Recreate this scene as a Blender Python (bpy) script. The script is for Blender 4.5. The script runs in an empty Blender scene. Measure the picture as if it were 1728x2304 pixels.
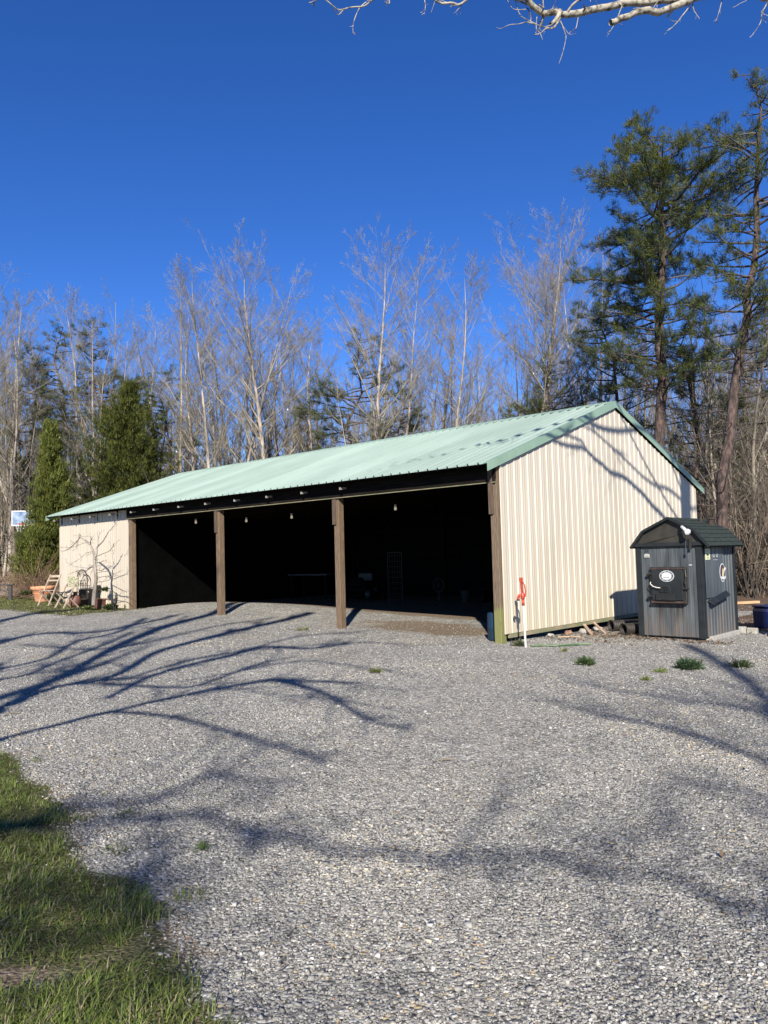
import bpy, bmesh, math, random
import numpy as np
from mathutils import Vector, Matrix, noise as mnoise

# ---------------------------------------------------------------- camera, sky, sun, exposure
SC = bpy.context.scene
COL = SC.collection
F, PITCH, ROLL = 1733.2, 0.0565, 0.0263          # focal length in px of the 1728 x 2304 photograph
CAMZ = 1.6
YAW = 0.8253; CX, CY = 2.06, 13.61               # front right corner of the pole barn and its heading
RZ = YAW - math.pi / 2
SUN_EL, SUN_AZ = math.radians(30.1), math.radians(2.75)   # light travels towards azimuth SUN_AZ (from +Y to +X)

cam = bpy.data.cameras.new('camera')
cam.sensor_fit = 'VERTICAL'; cam.sensor_height = 24.0
cam.lens = 24.0 * F / 2304.0
cam.clip_start = 0.05; cam.clip_end = 2000
camo = bpy.data.objects.new('camera', cam); COL.objects.link(camo); SC.camera = camo
camo.matrix_world = Matrix.Translation((0, 0, CAMZ)) @ Matrix.Rotation(math.pi / 2 + PITCH, 4, 'X') @ Matrix.Rotation(-ROLL, 4, 'Z')

W = bpy.data.worlds.new('World'); SC.world = W; W.use_nodes = True
wn = W.node_tree.nodes; wl = W.node_tree.links
bg = wn['Background']
sky = wn.new('ShaderNodeTexSky'); sky.sky_type = 'NISHITA'; sky.sun_disc = False
sky.sun_elevation = SUN_EL; sky.sun_rotation = math.pi + SUN_AZ
sky.air_density = 0.8; sky.dust_density = 0.0; sky.ozone_density = 5.0; sky.altitude = 400
hsv = wn.new('ShaderNodeHueSaturation'); hsv.inputs['Saturation'].default_value = 1.21; hsv.inputs['Hue'].default_value = .514; wl.new(sky.outputs[0], hsv.inputs['Color'])
wl.new(hsv.outputs[0], bg.inputs[0]); bg.inputs[1].default_value = 0.088
sun = bpy.data.lights.new('sun', 'SUN'); sun.energy = 5.0; sun.angle = math.radians(0.55); sun.color = (1.0, 0.95, 0.87)
suno = bpy.data.objects.new('sun', sun); COL.objects.link(suno)
LDIR = Vector((math.sin(SUN_AZ) * math.cos(SUN_EL), math.cos(SUN_AZ) * math.cos(SUN_EL), -math.sin(SUN_EL)))
suno.rotation_euler = LDIR.to_track_quat('-Z', 'Y').to_euler(); suno.location = (-3, -20, 20)
SC.view_settings.view_transform = 'Standard'; SC.view_settings.look = 'None'
SC.view_settings.exposure = 0.95; SC.view_settings.gamma = 1

# ---------------------------------------------------------------- photograph pixel -> place
def ray(x, y):
    u2 = x - 864; v2 = 1152 - y; cr, sr = math.cos(ROLL), math.sin(ROLL)
    u = u2 * cr + v2 * sr; v = -u2 * sr + v2 * cr
    c, s = math.cos(PITCH), math.sin(PITCH)
    return Vector((u, F * c - v * s, F * s + v * c))
def onz(x, y, z=0.0):
    d = ray(x, y); return d * ((z - CAMZ) / d.z) + Vector((0, 0, CAMZ))
def aty(x, y, Y):
    d = ray(x, y); return d * (Y / d.y) + Vector((0, 0, CAMZ))
def proj(P):
    X, Y, Z = P[0], P[1], P[2] - CAMZ; c, s = math.cos(PITCH), math.sin(PITCH)
    dz = Y * c + Z * s
    if dz < 0.05: return None
    u = F * X / dz; v = F * (-Y * s + Z * c) / dz; cr, sr = math.cos(ROLL), math.sin(ROLL)
    return 864 + u * cr - v * sr, 1152 - (u * sr + v * cr)
def inframe(P, m=25):
    q = proj(P); return q is not None and -m < q[0] < 1728 + m and -m < q[1] < 2304 + m
cY, sY = math.cos(YAW), math.sin(YAW)
def BL(xl, yl, z=0.0):                                  # barn local (x to the right along the front, y inwards) -> world
    return Vector((CX + sY * xl + cY * yl, CY - cY * xl + sY * yl, z))
def toBL(x, y):
    dx, dy = x - CX, y - CY; return (sY * dx - cY * dy, cY * dx + sY * dy)

def sstep(a, b, v):
    t = min(1, max(0, (v - a) / (b - a))); return t * t * (3 - 2 * t)
def gz(x, y):
    xl, yl = toBL(x, y); s = -xl
    zb = float(np.interp(s, [-8, -2.4, 0, 4.1, 8.4, 12.6, 17.4, 25], [-.10, -.05, 0, .1, .2, .23, .37, .42]))
    w = sstep(-8, -.5, yl)
    z = zb * w
    z += .16 * math.exp(-((s - 10) / 3.2) ** 2) * math.exp(-((yl - 1.9) / 1.4) ** 2)
    z -= .06 * sstep(.5, 4, yl) * (1 if -6 < s < .6 else 0) * sstep(-6, -4, s) * (1 - sstep(.2, .6, s))
    z += .02 * mnoise.noise(Vector((x * .35, y * .35, 3.1)))
    z -= .28 * sstep(2.7, 4.2, xl) * sstep(2.0, 4.0, yl) * (1 - sstep(16, 24, xl))
    if y > 45: z += (y - 45) * .012
    return z

# ---------------------------------------------------------------- bookkeeping
def tag(o, label=None, cat=None, group=None, kind=None):
    if label: o['label'] = label
    if cat: o['category'] = cat
    if group: o['group'] = group
    if kind: o['kind'] = kind
    return o
def empty(name, loc=(0, 0, 0), rz=0.0, label=None, cat=None, group=None):
    o = bpy.data.objects.new(name, None); o.empty_display_size = .1
    o.location = loc; o.rotation_euler = (0, 0, rz); COL.objects.link(o)
    return tag(o, label, cat, group)
def link(name, me, parent=None, mats=()):
    o = bpy.data.objects.new(name, me); COL.objects.link(o)
    for m in mats: me.materials.append(m)
    if parent: o.parent = parent
    return o
def copy_tree(o, parent=None):
    c = o.copy(); COL.objects.link(c)
    if parent: c.parent = parent
    for ch in list(o.children): copy_tree(ch, c)
    return c
def relabel(o, label): o['label'] = label; return o

# ---------------------------------------------------------------- materials
def nt(m): return m.node_tree.nodes, m.node_tree.links
KA = .80                                                # every reflectance is kept a little low, as the exposure is set for a low sun
def M(name, c1, c2=None, scale=6.0, stretch=(1, 1, 1), rough=.7, metal=0.0, bump=0.0, detail=4.0, spec=.5, c3=None, lo=.35, hi=.65, island=0.0, emit=None, coords='Object'):
    m = bpy.data.materials.new(name); m.use_nodes = True; N, L = nt(m); b = N['Principled BSDF']
    b.inputs['Roughness'].default_value = rough; b.inputs['Metallic'].default_value = metal
    b.inputs['Specular IOR Level'].default_value = spec
    c1 = tuple(v * KA for v in c1); c2 = c2 and tuple(v * KA for v in c2); c3 = c3 and tuple(v * KA for v in c3)
    tc = N.new('ShaderNodeTexCoord'); mp = N.new('ShaderNodeMapping'); mp.inputs['Scale'].default_value = stretch
    L.new(tc.outputs[coords], mp.inputs[0])
    nz = N.new('ShaderNodeTexNoise'); nz.inputs['Scale'].default_value = scale; nz.inputs['Detail'].default_value = detail
    L.new(mp.outputs[0], nz.inputs[0])
    cr = N.new('ShaderNodeValToRGB'); e = cr.color_ramp.elements
    e[0].position = lo; e[1].position = hi
    e[0].color = (*c1, 1); e[1].color = (*(c2 or c1), 1)
    if c3: q = e.new((lo + hi) / 2); q.color = (*c3, 1)
    L.new(nz.outputs[0], cr.inputs[0]); out = cr.outputs[0]
    if island:
        g = N.new('ShaderNodeNewGeometry'); hs = N.new('ShaderNodeHueSaturation')
        mr = N.new('ShaderNodeMapRange'); mr.inputs[3].default_value = 1 - island; mr.inputs[4].default_value = 1 + island
        L.new(g.outputs['Random Per Island'], mr.inputs[0]); L.new(mr.outputs[0], hs.inputs['Value']); L.new(out, hs.inputs['Color']); out = hs.outputs[0]
    L.new(out, b.inputs['Base Color'])
    if bump:
        bp = N.new('ShaderNodeBump'); bp.inputs['Strength'].default_value = bump; bp.inputs['Distance'].default_value = .02
        L.new(nz.outputs[0], bp.inputs['Height']); L.new(bp.outputs[0], b.inputs['Normal'])
    if emit:
        b.inputs['Emission Color'].default_value = (*emit[0], 1); b.inputs['Emission Strength'].default_value = emit[1]
    return m
def attr_color(m, att='tint', rough=None):            # base colour straight from a stored per-piece colour
    N, L = nt(m); b = N['Principled BSDF']; a = N.new('ShaderNodeAttribute'); a.attribute_name = att
    L.new(a.outputs['Color'], b.inputs['Base Color'])
    return m

# ---------------------------------------------------------------- mesh builder
class MB:
    def __init__(s): s.v = []; s.f = []; s.m = []; s.n = 0
    def add(s, V, Fc, mi=0):
        s.v.extend([tuple(p) for p in V]); s.f.extend([tuple(i + s.n for i in f) for f in Fc]); s.m.extend([mi] * len(Fc)); s.n += len(V)
    def box(s, a, b, mi=0, bev=0.0):
        (x0, y0, z0), (x1, y1, z1) = a, b
        V = [(x0, y0, z0), (x1, y0, z0), (x1, y1, z0), (x0, y1, z0), (x0, y0, z1), (x1, y0, z1), (x1, y1, z1), (x0, y1, z1)]
        s.add(V, [(0, 3, 2, 1), (4, 5, 6, 7), (0, 1, 5, 4), (1, 2, 6, 5), (2, 3, 7, 6), (3, 0, 4, 7)], mi); return s
    def bar(s, p, q, w, h, mi=0, up=(0, 0, 1)):       # rectangular bar from p to q
        p, q = Vector(p), Vector(q); d = (q - p).normalized(); up = Vector(up)
        if abs(d.dot(up)) > .99: up = Vector((1, 0, 0))
        a = d.cross(up).normalized() * w / 2; b = a.cross(d).normalized() * h / 2
        V = [p - a - b, p + a - b, p + a + b, p - a + b, q - a - b, q + a - b, q + a + b, q - a + b]
        s.add(V, [(0, 1, 2, 3), (7, 6, 5, 4), (0, 4, 5, 1), (1, 5, 6, 2), (2, 6, 7, 3), (3, 7, 4, 0)], mi); return s
    def tube(s, pts, r, k=8, mi=0, cap=True):
        pts = [Vector(p) for p in pts]; n = len(pts); rr = r if isinstance(r, (list, tuple)) else [r] * n
        V = []; a = None
        for i, p in enumerate(pts):
            d = (pts[min(i + 1, n - 1)] - pts[max(i - 1, 0)]).normalized()
            if a is None: a = d.orthogonal().normalized()
            else: a = (a - d * a.dot(d)).normalized()
            b = d.cross(a)
            for j in range(k):
                t = 2 * math.pi * j / k; V.append(p + (a * math.cos(t) + b * math.sin(t)) * rr[i])
        Fc = [(i * k + j, i * k + (j + 1) % k, (i + 1) * k + (j + 1) % k, (i + 1) * k + j) for i in range(n - 1) for j in range(k)]
        if cap: Fc += [tuple(range(k))[::-1], tuple((n - 1) * k + j for j in range(k))]
        s.add(V, Fc, mi); return s
    def lathe(s, prof, k=20, c=(0, 0), mi=0):          # prof: (radius, z)
        V = []; n = len(prof)
        for r, z in prof:
            for j in range(k):
                t = 2 * math.pi * j / k; V.append((c[0] + r * math.cos(t), c[1] + r * math.sin(t), z))
        Fc = [(i * k + j, i * k + (j + 1) % k, (i + 1) * k + (j + 1) % k, (i + 1) * k + j) for i in range(n - 1) for j in range(k)]
        s.add(V, Fc, mi); return s
    def prism(s, poly, ax, a, b, mi=0):               # polygon in the two other axes, pushed from a to b along ax
        n = len(poly)
        def mk(p, t): return (t, p[0], p[1]) if ax == 0 else ((p[0], t, p[1]) if ax == 1 else (p[0], p[1], t))
        V = [mk(p, a) for p in poly] + [mk(p, b) for p in poly]
        Fc = [tuple(range(n)), tuple(range(2 * n - 1, n - 1, -1))] + [(i, i + n, (i + 1) % n + n, (i + 1) % n) for i in range(n)]
        s.add(V, Fc, mi); return s
    def blob(s, c, r, seed=0, mi=0, amp=.25, lv=2):
        bm = bmesh.new(); bmesh.ops.create_icosphere(bm, subdivisions=lv, radius=1)
        V = []
        for v in bm.verts:
            k = 1 + amp * mnoise.noise(v.co * 1.7 + Vector((seed * 3.1, 0, 0)))
            V.append((c[0] + v.co.x * r[0] * k, c[1] + v.co.y * r[1] * k, c[2] + v.co.z * r[2] * k))
        s.add(V, [tuple(l.index for l in f.verts) for f in bm.faces], mi); bm.free(); return s
    def build(s, name, mats, parent=None, bevel=0.0, smooth=False):
        me = bpy.data.meshes.new(name); me.from_pydata(s.v, [], s.f)
        if not isinstance(mats, (list, tuple)): mats = [mats]
        for m in mats: me.materials.append(m)
        me.polygons.foreach_set('material_index', s.m)
        bm = bmesh.new(); bm.from_mesh(me); bmesh.ops.recalc_face_normals(bm, faces=bm.faces)
        if bevel: bmesh.ops.bevel(bm, geom=[e for e in bm.edges if len(e.link_faces) == 2 and e.calc_face_angle(0) > .5], offset=bevel, segments=1, affect='EDGES', clamp_overlap=True)
        bm.to_mesh(me); bm.free()
        if smooth: me.polygons.foreach_set('use_smooth', [True] * len(me.polygons))
        o = bpy.data.objects.new(name, me); COL.objects.link(o)
        if parent: o.parent = parent
        return o
def mesh_np(name, V, Q, mat, parent=None, col=None, smooth=False, tri=False):
    k = 3 if tri else 4
    me = bpy.data.meshes.new(name); nv, nf = len(V), len(Q)
    me.vertices.add(nv); me.vertices.foreach_set('co', np.asarray(V, np.float32).ravel())
    me.loops.add(nf * k); me.loops.foreach_set('vertex_index', np.asarray(Q, np.int32).ravel())
    me.polygons.add(nf); me.polygons.foreach_set('loop_start', np.arange(0, nf * k, k, dtype=np.int32))
    if smooth: me.polygons.foreach_set('use_smooth', np.ones(nf, bool))
    if col is not None:
        a = me.color_attributes.new('tint', 'FLOAT_COLOR', 'POINT'); c = np.ones((nv, 4), np.float32); c[:, :3] = np.asarray(col) * (1 if name == 'ground' else KA)
        a.data.foreach_set('color', c.ravel())
    me.materials.append(mat); me.update(calc_edges=True)
    if name == '_': return me
    o = bpy.data.objects.new(name, me); COL.objects.link(o)
    if parent: o.parent = parent
    return o

# batches of tapering tubes, built with numpy
class Tubes:
    def __init__(s): s.b = {}
    def add(s, pts, rad, k=4): s.b.setdefault((len(pts), k), []).append(([tuple(p) for p in pts], list(rad)))
    def arrays(s):
        Vs, Qs, off = [], [], 0
        for (n, k), L in s.b.items():
            P = np.array([a for a, _ in L]); R = np.array([r for _, r in L]); m = len(L)
            D = np.empty_like(P); D[:, 1:-1] = P[:, 2:] - P[:, :-2] if n > 2 else D[:, 1:-1]; D[:, 0] = P[:, 1] - P[:, 0]; D[:, -1] = P[:, -1] - P[:, -2]
            D /= np.linalg.norm(D, axis=2, keepdims=True) + 1e-9
            d0 = P[:, -1] - P[:, 0]; d0 /= np.linalg.norm(d0, axis=1, keepdims=True) + 1e-9
            ref = np.where(np.abs(d0[:, 2:3]) < .8, np.array([[0, 0, 1.]]), np.array([[1., 0, 0]]))
            A = np.cross(D, ref[:, None, :]); A /= np.linalg.norm(A, axis=2, keepdims=True) + 1e-9; B = np.cross(D, A)
            t = np.arange(k) * 2 * np.pi / k
            V = P[:, :, None] + (A[:, :, None] * np.cos(t)[None, None, :, None] + B[:, :, None] * np.sin(t)[None, None, :, None]) * R[:, :, None, None]
            i = np.arange(n - 1)[:, None]; j = np.arange(k)[None]
            q = np.stack([i * k + j, i * k + (j + 1) % k, (i + 1) * k + (j + 1) % k, (i + 1) * k + j], -1).reshape(-1, 4)
            Q = (q[None] + (np.arange(m) * n * k)[:, None, None]).reshape(-1, 4) + off
            Vs.append(V.reshape(-1, 3)); Qs.append(Q); off += m * n * k
        return np.concatenate(Vs), np.concatenate(Qs)

# ================================================================ MATERIALS
WD = dict(coords='Object')
m_post = M('weathered_post', (.105, .067, .038), (.175, .118, .07), 9, (6, 6, .6), .8, bump=.5, c3=(.135, .09, .053), island=.1)
m_darkwood = M('dark_stained_wood_shaded', (.007, .006, .005), (.018, .014, .011), 6, (.5, 4, 4), .95, bump=.4, spec=.08)  # dark stain, taken down further to put the eave shade into the colour
m_inwood = M('shade_dark_lumber', (.012, .010, .008), (.020, .016, .012), 5, (1, 1, 1), 1.0, spec=.03)  # lumber with the darkness of the barn interior put into its colour
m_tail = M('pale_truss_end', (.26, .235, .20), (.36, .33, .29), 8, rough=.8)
m_shade_black = M('shade_black_sheet', (.0015, .0015, .0015), (.0025, .0025, .0025), 3, rough=1.0, spec=.02)  # near black: interior shade painted as colour on the partition
m_liner = M('shade_dark_panel_back', (.007, .007, .008), (.011, .011, .012), 2, rough=1.0, spec=.03)  # inner faces of the siding, interior shade put into the colour
m_skirt = M('treated_skirt', (.16, .18, .09), (.30, .24, .15), 4, (1, .5, 2), .85, bump=.3)
m_wire = M('white_darkened_for_shade', (.06, .06, .06), rough=.8, spec=.2)  # white rack, fan and bucket, darkened in colour for the shade indoors
m_white = M('white_paint', (.72, .72, .70), (.8, .8, .78), 3, rough=.45)
m_black = M('black_iron', (.012, .012, .012), (.03, .025, .02), 12, rough=.5, bump=.2)
m_rust = M('rusty_iron', (.022, .013, .010), (.062, .036, .026), 20, rough=.85, bump=.4)
m_red = M('red_hydrant_paint', (.38, .045, .022), (.48, .075, .035), 14, rough=.45)
m_galv = M('pale_pipe', (.62, .60, .52), (.72, .70, .62), 8, rough=.5)
m_terra = M('terracotta', (.52, .20, .09), (.66, .33, .18), 6, rough=.85, bump=.2)
m_teak = M('grey_teak', (.36, .27, .20), (.50, .40, .31), 8, (1, 1, 1), .75)
m_concrete = M('concrete', (.30, .28, .24), (.42, .40, .35), 14, rough=.95, bump=.5)
m_brick = M('brown_chunk', (.22, .10, .06), (.35, .24, .16), 10, rough=.9, bump=.4)
m_blue = M('blue_plastic', (.008, .018, .09), (.012, .028, .13), 3, rough=.4)
m_lightblue = M('sky_blue_plastic_shaded', (.008, .03, .06), rough=.5)  # light blue drum, colour darkened to stand for the shade it sits in
m_pipe = M('black_corrugated_plastic', (.02, .018, .016), (.05, .04, .033), 6, rough=.55)
m_brownpot = M('brown_planter', (.12, .045, .03), (.17, .07, .05), 8, rough=.6)
m_moss = M('mossy_tile', (.10, .13, .03), (.55, .50, .36), 34, rough=.9, lo=.42, hi=.56)
m_glass = M('bulb_glass', (.5, .47, .38), rough=.3, emit=((1.0, .86, .6), .18))
m_backboard = M('backboard_acrylic', (.10, .16, .26), (.34, .42, .54), 3.5, rough=.25, spec=.3)
m_shingle = M('dark_roof_shingle', (.014, .021, .018), (.042, .053, .047), 26, (1, 1, 1), .95, bump=.5, spec=.2)

# siding: cream steel with narrow pinkish-beige striping between ribs
def siding_mat(name, axis):
    m = M(name, (.55, .495, .40), (.62, .565, .46), 1.2, (1, 1, .25), .38, spec=.4); N, L = nt(m); b = N['Principled BSDF']
    base = b.inputs['Base Color'].links[0].from_socket
    tc = N.new('ShaderNodeTexCoord'); sp = N.new('ShaderNodeSeparateXYZ'); L.new(tc.outputs['Object'], sp.inputs[0])
    mu = N.new('ShaderNodeMath'); mu.operation = 'MULTIPLY'; mu.inputs[1].default_value = 1 / .2286; L.new(sp.outputs[axis], mu.inputs[0])
    fr = N.new('ShaderNodeMath'); fr.operation = 'FRACT'; L.new(mu.outputs[0], fr.inputs[0])
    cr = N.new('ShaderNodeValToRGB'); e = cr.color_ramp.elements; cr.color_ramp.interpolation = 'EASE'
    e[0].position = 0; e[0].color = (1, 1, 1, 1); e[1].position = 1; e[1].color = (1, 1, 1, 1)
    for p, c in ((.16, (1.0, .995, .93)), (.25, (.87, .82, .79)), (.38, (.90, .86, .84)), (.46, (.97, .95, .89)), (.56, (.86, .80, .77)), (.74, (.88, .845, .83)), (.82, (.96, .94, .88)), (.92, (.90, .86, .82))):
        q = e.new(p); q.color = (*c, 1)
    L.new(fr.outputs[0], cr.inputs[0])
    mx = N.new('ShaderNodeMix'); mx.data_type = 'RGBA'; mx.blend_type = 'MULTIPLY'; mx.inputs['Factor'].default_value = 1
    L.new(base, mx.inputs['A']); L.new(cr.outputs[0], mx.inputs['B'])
    # rain splash dirt on the lowest decimetres
    mr = N.new('ShaderNodeMapRange'); mr.inputs[1].default_value = .15; mr.inputs[2].default_value = .9; mr.inputs[3].default_value = .75; mr.inputs[4].default_value = 0; L.new(sp.outputs[2], mr.inputs[0])
    nz = N.new('ShaderNodeTexNoise'); nz.inputs['Scale'].default_value = 9; nz.inputs['Detail'].default_value = 5; L.new(tc.outputs['Object'], nz.inputs[0])
    mm = N.new('ShaderNodeMath'); mm.operation = 'MULTIPLY'; L.new(mr.outputs[0], mm.inputs[0]); L.new(nz.outputs[0], mm.inputs[1])
    m2 = N.new('ShaderNodeMix'); m2.data_type = 'RGBA'; L.new(mm.outputs[0], m2.inputs['Factor']); L.new(mx.outputs['Result'], m2.inputs['A']); m2.inputs['B'].default_value = (.42, .36, .23, 1)
    L.new(m2.outputs['Result'], b.inputs['Base Color'])
    return m
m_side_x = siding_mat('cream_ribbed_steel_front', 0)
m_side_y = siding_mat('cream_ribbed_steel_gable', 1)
m_roof = M('mint_green_steel', (.31, .395, .335), (.365, .455, .39), .9, (1, .3, 1), .30, spec=.5)
def sheet_tone(m, axis, amt, streak):
    N, L = nt(m); b = N['Principled BSDF']; src = b.inputs['Base Color'].links[0].from_socket
    tc = N.new('ShaderNodeTexCoord'); sp = N.new('ShaderNodeSeparateXYZ'); L.new(tc.outputs['Object'], sp.inputs[0])
    dv = N.new('ShaderNodeMath'); dv.operation = 'MULTIPLY'; dv.inputs[1].default_value = 1 / .9144; L.new(sp.outputs[axis], dv.inputs[0])
    fl = N.new('ShaderNodeMath'); fl.operation = 'FLOOR'; L.new(dv.outputs[0], fl.inputs[0])
    wnz = N.new('ShaderNodeTexWhiteNoise'); wnz.noise_dimensions = '1D'; L.new(fl.outputs[0], wnz.inputs['W'])
    mp = N.new('ShaderNodeMapping'); mp.inputs['Scale'].default_value = streak; L.new(tc.outputs['Object'], mp.inputs[0])
    nz = N.new('ShaderNodeTexNoise'); nz.inputs['Scale'].default_value = 1; nz.inputs['Detail'].default_value = 6; nz.inputs['Roughness'].default_value = .7; L.new(mp.outputs[0], nz.inputs[0])
    ad = N.new('ShaderNodeMath'); ad.operation = 'MULTIPLY_ADD'; ad.inputs[1].default_value = .5; L.new(wnz.outputs['Value'], ad.inputs[0]); L.new(nz.outputs[0], ad.inputs[2])
    mr = N.new('ShaderNodeMapRange'); mr.inputs[1].default_value = .35; mr.inputs[2].default_value = 1.15; mr.inputs[3].default_value = 1 - amt; mr.inputs[4].default_value = 1 + amt; L.new(ad.outputs[0], mr.inputs[0])
    sc = N.new('ShaderNodeVectorMath'); sc.operation = 'SCALE'; L.new(src, sc.inputs[0]); L.new(mr.outputs[0], sc.inputs['Scale']); L.new(sc.outputs[0], b.inputs['Base Color'])
    r2 = N.new('ShaderNodeMapRange'); r2.inputs[3].default_value = .24; r2.inputs[4].default_value = .5; L.new(nz.outputs[0], r2.inputs[0]); L.new(r2.outputs[0], b.inputs['Roughness'])
sheet_tone(m_roof, 0, .13, (5, .35, .35)); sheet_tone(m_side_x, 0, .06, (5, 5, .5)); sheet_tone(m_side_y, 1, .07, (5, 5, .5))
m_trim = M('green_trim_steel', (.225, .33, .235), (.265, .38, .275), 2, rough=.42)

# furnace cabinet: slate grey steel, soot and rust streaks
def furnace_mat():
    m = M('slate_grey_steel', (.050, .060, .067), (.098, .110, .116), 2, (4, 4, .5), .5, spec=.35); N, L = nt(m); b = N['Principled BSDF']
    base = b.inputs['Base Color'].links[0].from_socket
    tc = N.new('ShaderNodeTexCoord'); sp = N.new('ShaderNodeSeparateXYZ'); L.new(tc.outputs['Object'], sp.inputs[0])
    mr = N.new('ShaderNodeMapRange'); mr.inputs[1].default_value = .0; mr.inputs[2].default_value = .62; mr.inputs[3].default_value = .8; mr.inputs[4].default_value = 0; L.new(sp.outputs[2], mr.inputs[0])
    mp = N.new('ShaderNodeMapping'); mp.inputs['Scale'].default_value = (14, 14, 1.2); L.new(tc.outputs['Object'], mp.inputs[0])
    nz = N.new('ShaderNodeTexNoise'); nz.inputs['Scale'].default_value = 1; nz.inputs['Detail'].default_value = 4; L.new(mp.outputs[0], nz.inputs[0])
    cr = N.new('ShaderNodeValToRGB'); cr.color_ramp.elements[0].position = .38; cr.color_ramp.elements[1].position = .68; L.new(nz.outputs[0], cr.inputs[0])
    mm = N.new('ShaderNodeMath'); mm.operation = 'MULTIPLY'; L.new(mr.outputs[0], mm.inputs[0]); L.new(cr.outputs[0], mm.inputs[1])
    m2 = N.new('ShaderNodeMix'); m2.data_type = 'RGBA'; L.new(mm.outputs[0], m2.inputs['Factor']); L.new(base, m2.inputs['A']); m2.inputs['B'].default_value = (.13, .085, .055, 1)
    # soot and creosote round the loading door
    vs = N.new('ShaderNodeVectorMath'); vs.operation = 'SUBTRACT'; vs.inputs[1].default_value = (.01, 0, .90); L.new(tc.outputs['Object'], vs.inputs[0])
    vm = N.new('ShaderNodeVectorMath'); vm.operation = 'MULTIPLY'; vm.inputs[1].default_value = (2.0, 1.2, 1.55); L.new(vs.outputs[0], vm.inputs[0])
    vl = N.new('ShaderNodeVectorMath'); vl.operation = 'LENGTH'; L.new(vm.outputs[0], vl.inputs[0])
    m4 = N.new('ShaderNodeMapRange'); m4.inputs[1].default_value = .62; m4.inputs[2].default_value = 1.12; m4.inputs[3].default_value = .95; m4.inputs[4].default_value = 0; L.new(vl.outputs['Value'], m4.inputs[0])
    m5 = N.new('ShaderNodeMath'); m5.operation = 'MULTIPLY'; L.new(m4.outputs[0], m5.inputs[0]); L.new(cr.outputs[0], m5.inputs[1])
    m6 = N.new('ShaderNodeMix'); m6.data_type = 'RGBA'; L.new(m5.outputs[0], m6.inputs['Factor']); L.new(m2.outputs['Result'], m6.inputs['A']); m6.inputs['B'].default_value = (.020, .015, .012, 1)
    L.new(m6.outputs['Result'], b.inputs['Base Color']); return m
m_furn = furnace_mat()
m_ftrim = M('charcoal_trim', (.011, .014, .016), (.018, .022, .024), 5, rough=.6, spec=.25)
m_gable = M('sooty_gable_panel', (.012, .012, .010), (.036, .031, .020), 5, rough=.6)

# ================================================================ GROUND
GE = [(2.3, -.40), (2.75, -.57), (3.12, -.79), (3.41, -.94), (3.87, -1.21), (4.16, -1.5), (4.87, -1.93), (5.54, -2.39), (6.2, -2.85), (6.9, -3.55), (7.5, -4.2), (8.2, -5.2)]
def grass_edge(y):
    if y < 2.3: return -.4 - (2.3 - y) * .05
    return float(np.interp(y, [a for a, _ in GE], [b for _, b in GE]))
wall_edge = [onz(x, y, .30) for x, y in ((-260, 1366), (0, 1371), (60, 1374), (130, 1377), (200, 1380), (250, 1378), (292, 1368))]
def strip_front(x):                                     # front limit (Y) of the grass strip before the left wall
    return float(np.interp(x, [p.x for p in wall_edge], [p.y for p in wall_edge]))
def zones(x, y):
    """weights: grass, litter, dirt"""
    xl, yl = toBL(x, y); s = -xl
    g = l = d = 0.0
    n = mnoise.noise(Vector((x * 1.3, y * 1.3, 0))) * .25 + mnoise.noise(Vector((x * 4, y * 4, 5))) * .12
    if y < 9: g = max(g, sstep(-.12, .2, grass_edge(y) - x + n * .7))
    if y > 14 and xl < -12.55 and x < wall_edge[-1].x + .3:
        a = sstep(-.25, .25, y - strip_front(x) + n * .5)
        b = 1 - sstep(5.0, 5.6, y - strip_front(x) + n)      # drive starts again behind
        if xl > -17.4: b = 1
        g = max(g, a * b)
        l = max(l, sstep(20, 24, y - strip_front(x) + n * 3))
    # leaf litter behind and to the right
    l = max(l, sstep(4.9, 5.5, yl + n * 2) * sstep(1.0, 1.6, xl + n), sstep(10.5, 12.5, yl + n * 2) if xl > -22 else 0, sstep(5.2, 6.4, xl * .9 + yl * .15 + n * 2 - .4) * sstep(1.8, 3, yl))
    if y > 45 or x > 16 or (y > 20 and x > 8): l = 1
    if 0 < yl < 9.1 and -17.4 < xl < 0: d = .8 * sstep(2.2, 3.5, yl + n)
    # brown earth showing through beside the grass and in front of the right bay
    e = grass_edge(y) - x
    if y < 8: d = max(d, .75 * math.exp(-((e + n) / .16) ** 2) * sstep(.05, .3, mnoise.noise(Vector((x * 1.1, y * 1.1, 9))) + .3))
    pt = math.exp(-((x + 1.58) / .30) ** 2 - ((y - 3.12) / .11) ** 2 + n * 1.5); g *= 1 - min(1, 1.2 * pt); d = max(d, min(1, 1.4 * pt)) if y < 5 else d
    d = max(d, min(1, 1.15 * math.exp(-((xl + 2.7) / 2.3) ** 2 - ((yl - 1.2) / 1.2) ** 2) * (.75 + 1.6 * n)))
    return g, l, d
def axis_pts(segs):
    out = []
    for a, b, st in segs: out += list(np.arange(a, b, st))
    return np.array(out + [segs[-1][1]])
xs = axis_pts([(-600, -100, 60), (-100, -40, 8), (-40, -24, 1), (-24, -8, .4), (-8, 8, .14), (8, 18, .4), (18, 40, 1.5), (40, 100, 8), (100, 600, 60)])
ys = axis_pts([(-600, -60, 60), (-60, -12, 5), (-12, 0, .8), (0, 2, .3), (2, 20, .14), (20, 34, .4), (34, 60, 2), (60, 120, 6), (120, 900, 60)])
nx, ny = len(xs), len(ys)
V = []; C = []
for y in ys:
    for x in xs:
        V.append((x, y, gz(x, y))); C.append(zones(x, y))
i = np.arange(ny - 1)[:, None]; j = np.arange(nx - 1)[None]
Q = np.stack([i * nx + j, i * nx + j + 1, (i + 1) * nx + j + 1, (i + 1) * nx + j], -1).reshape(-1, 4)

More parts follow.
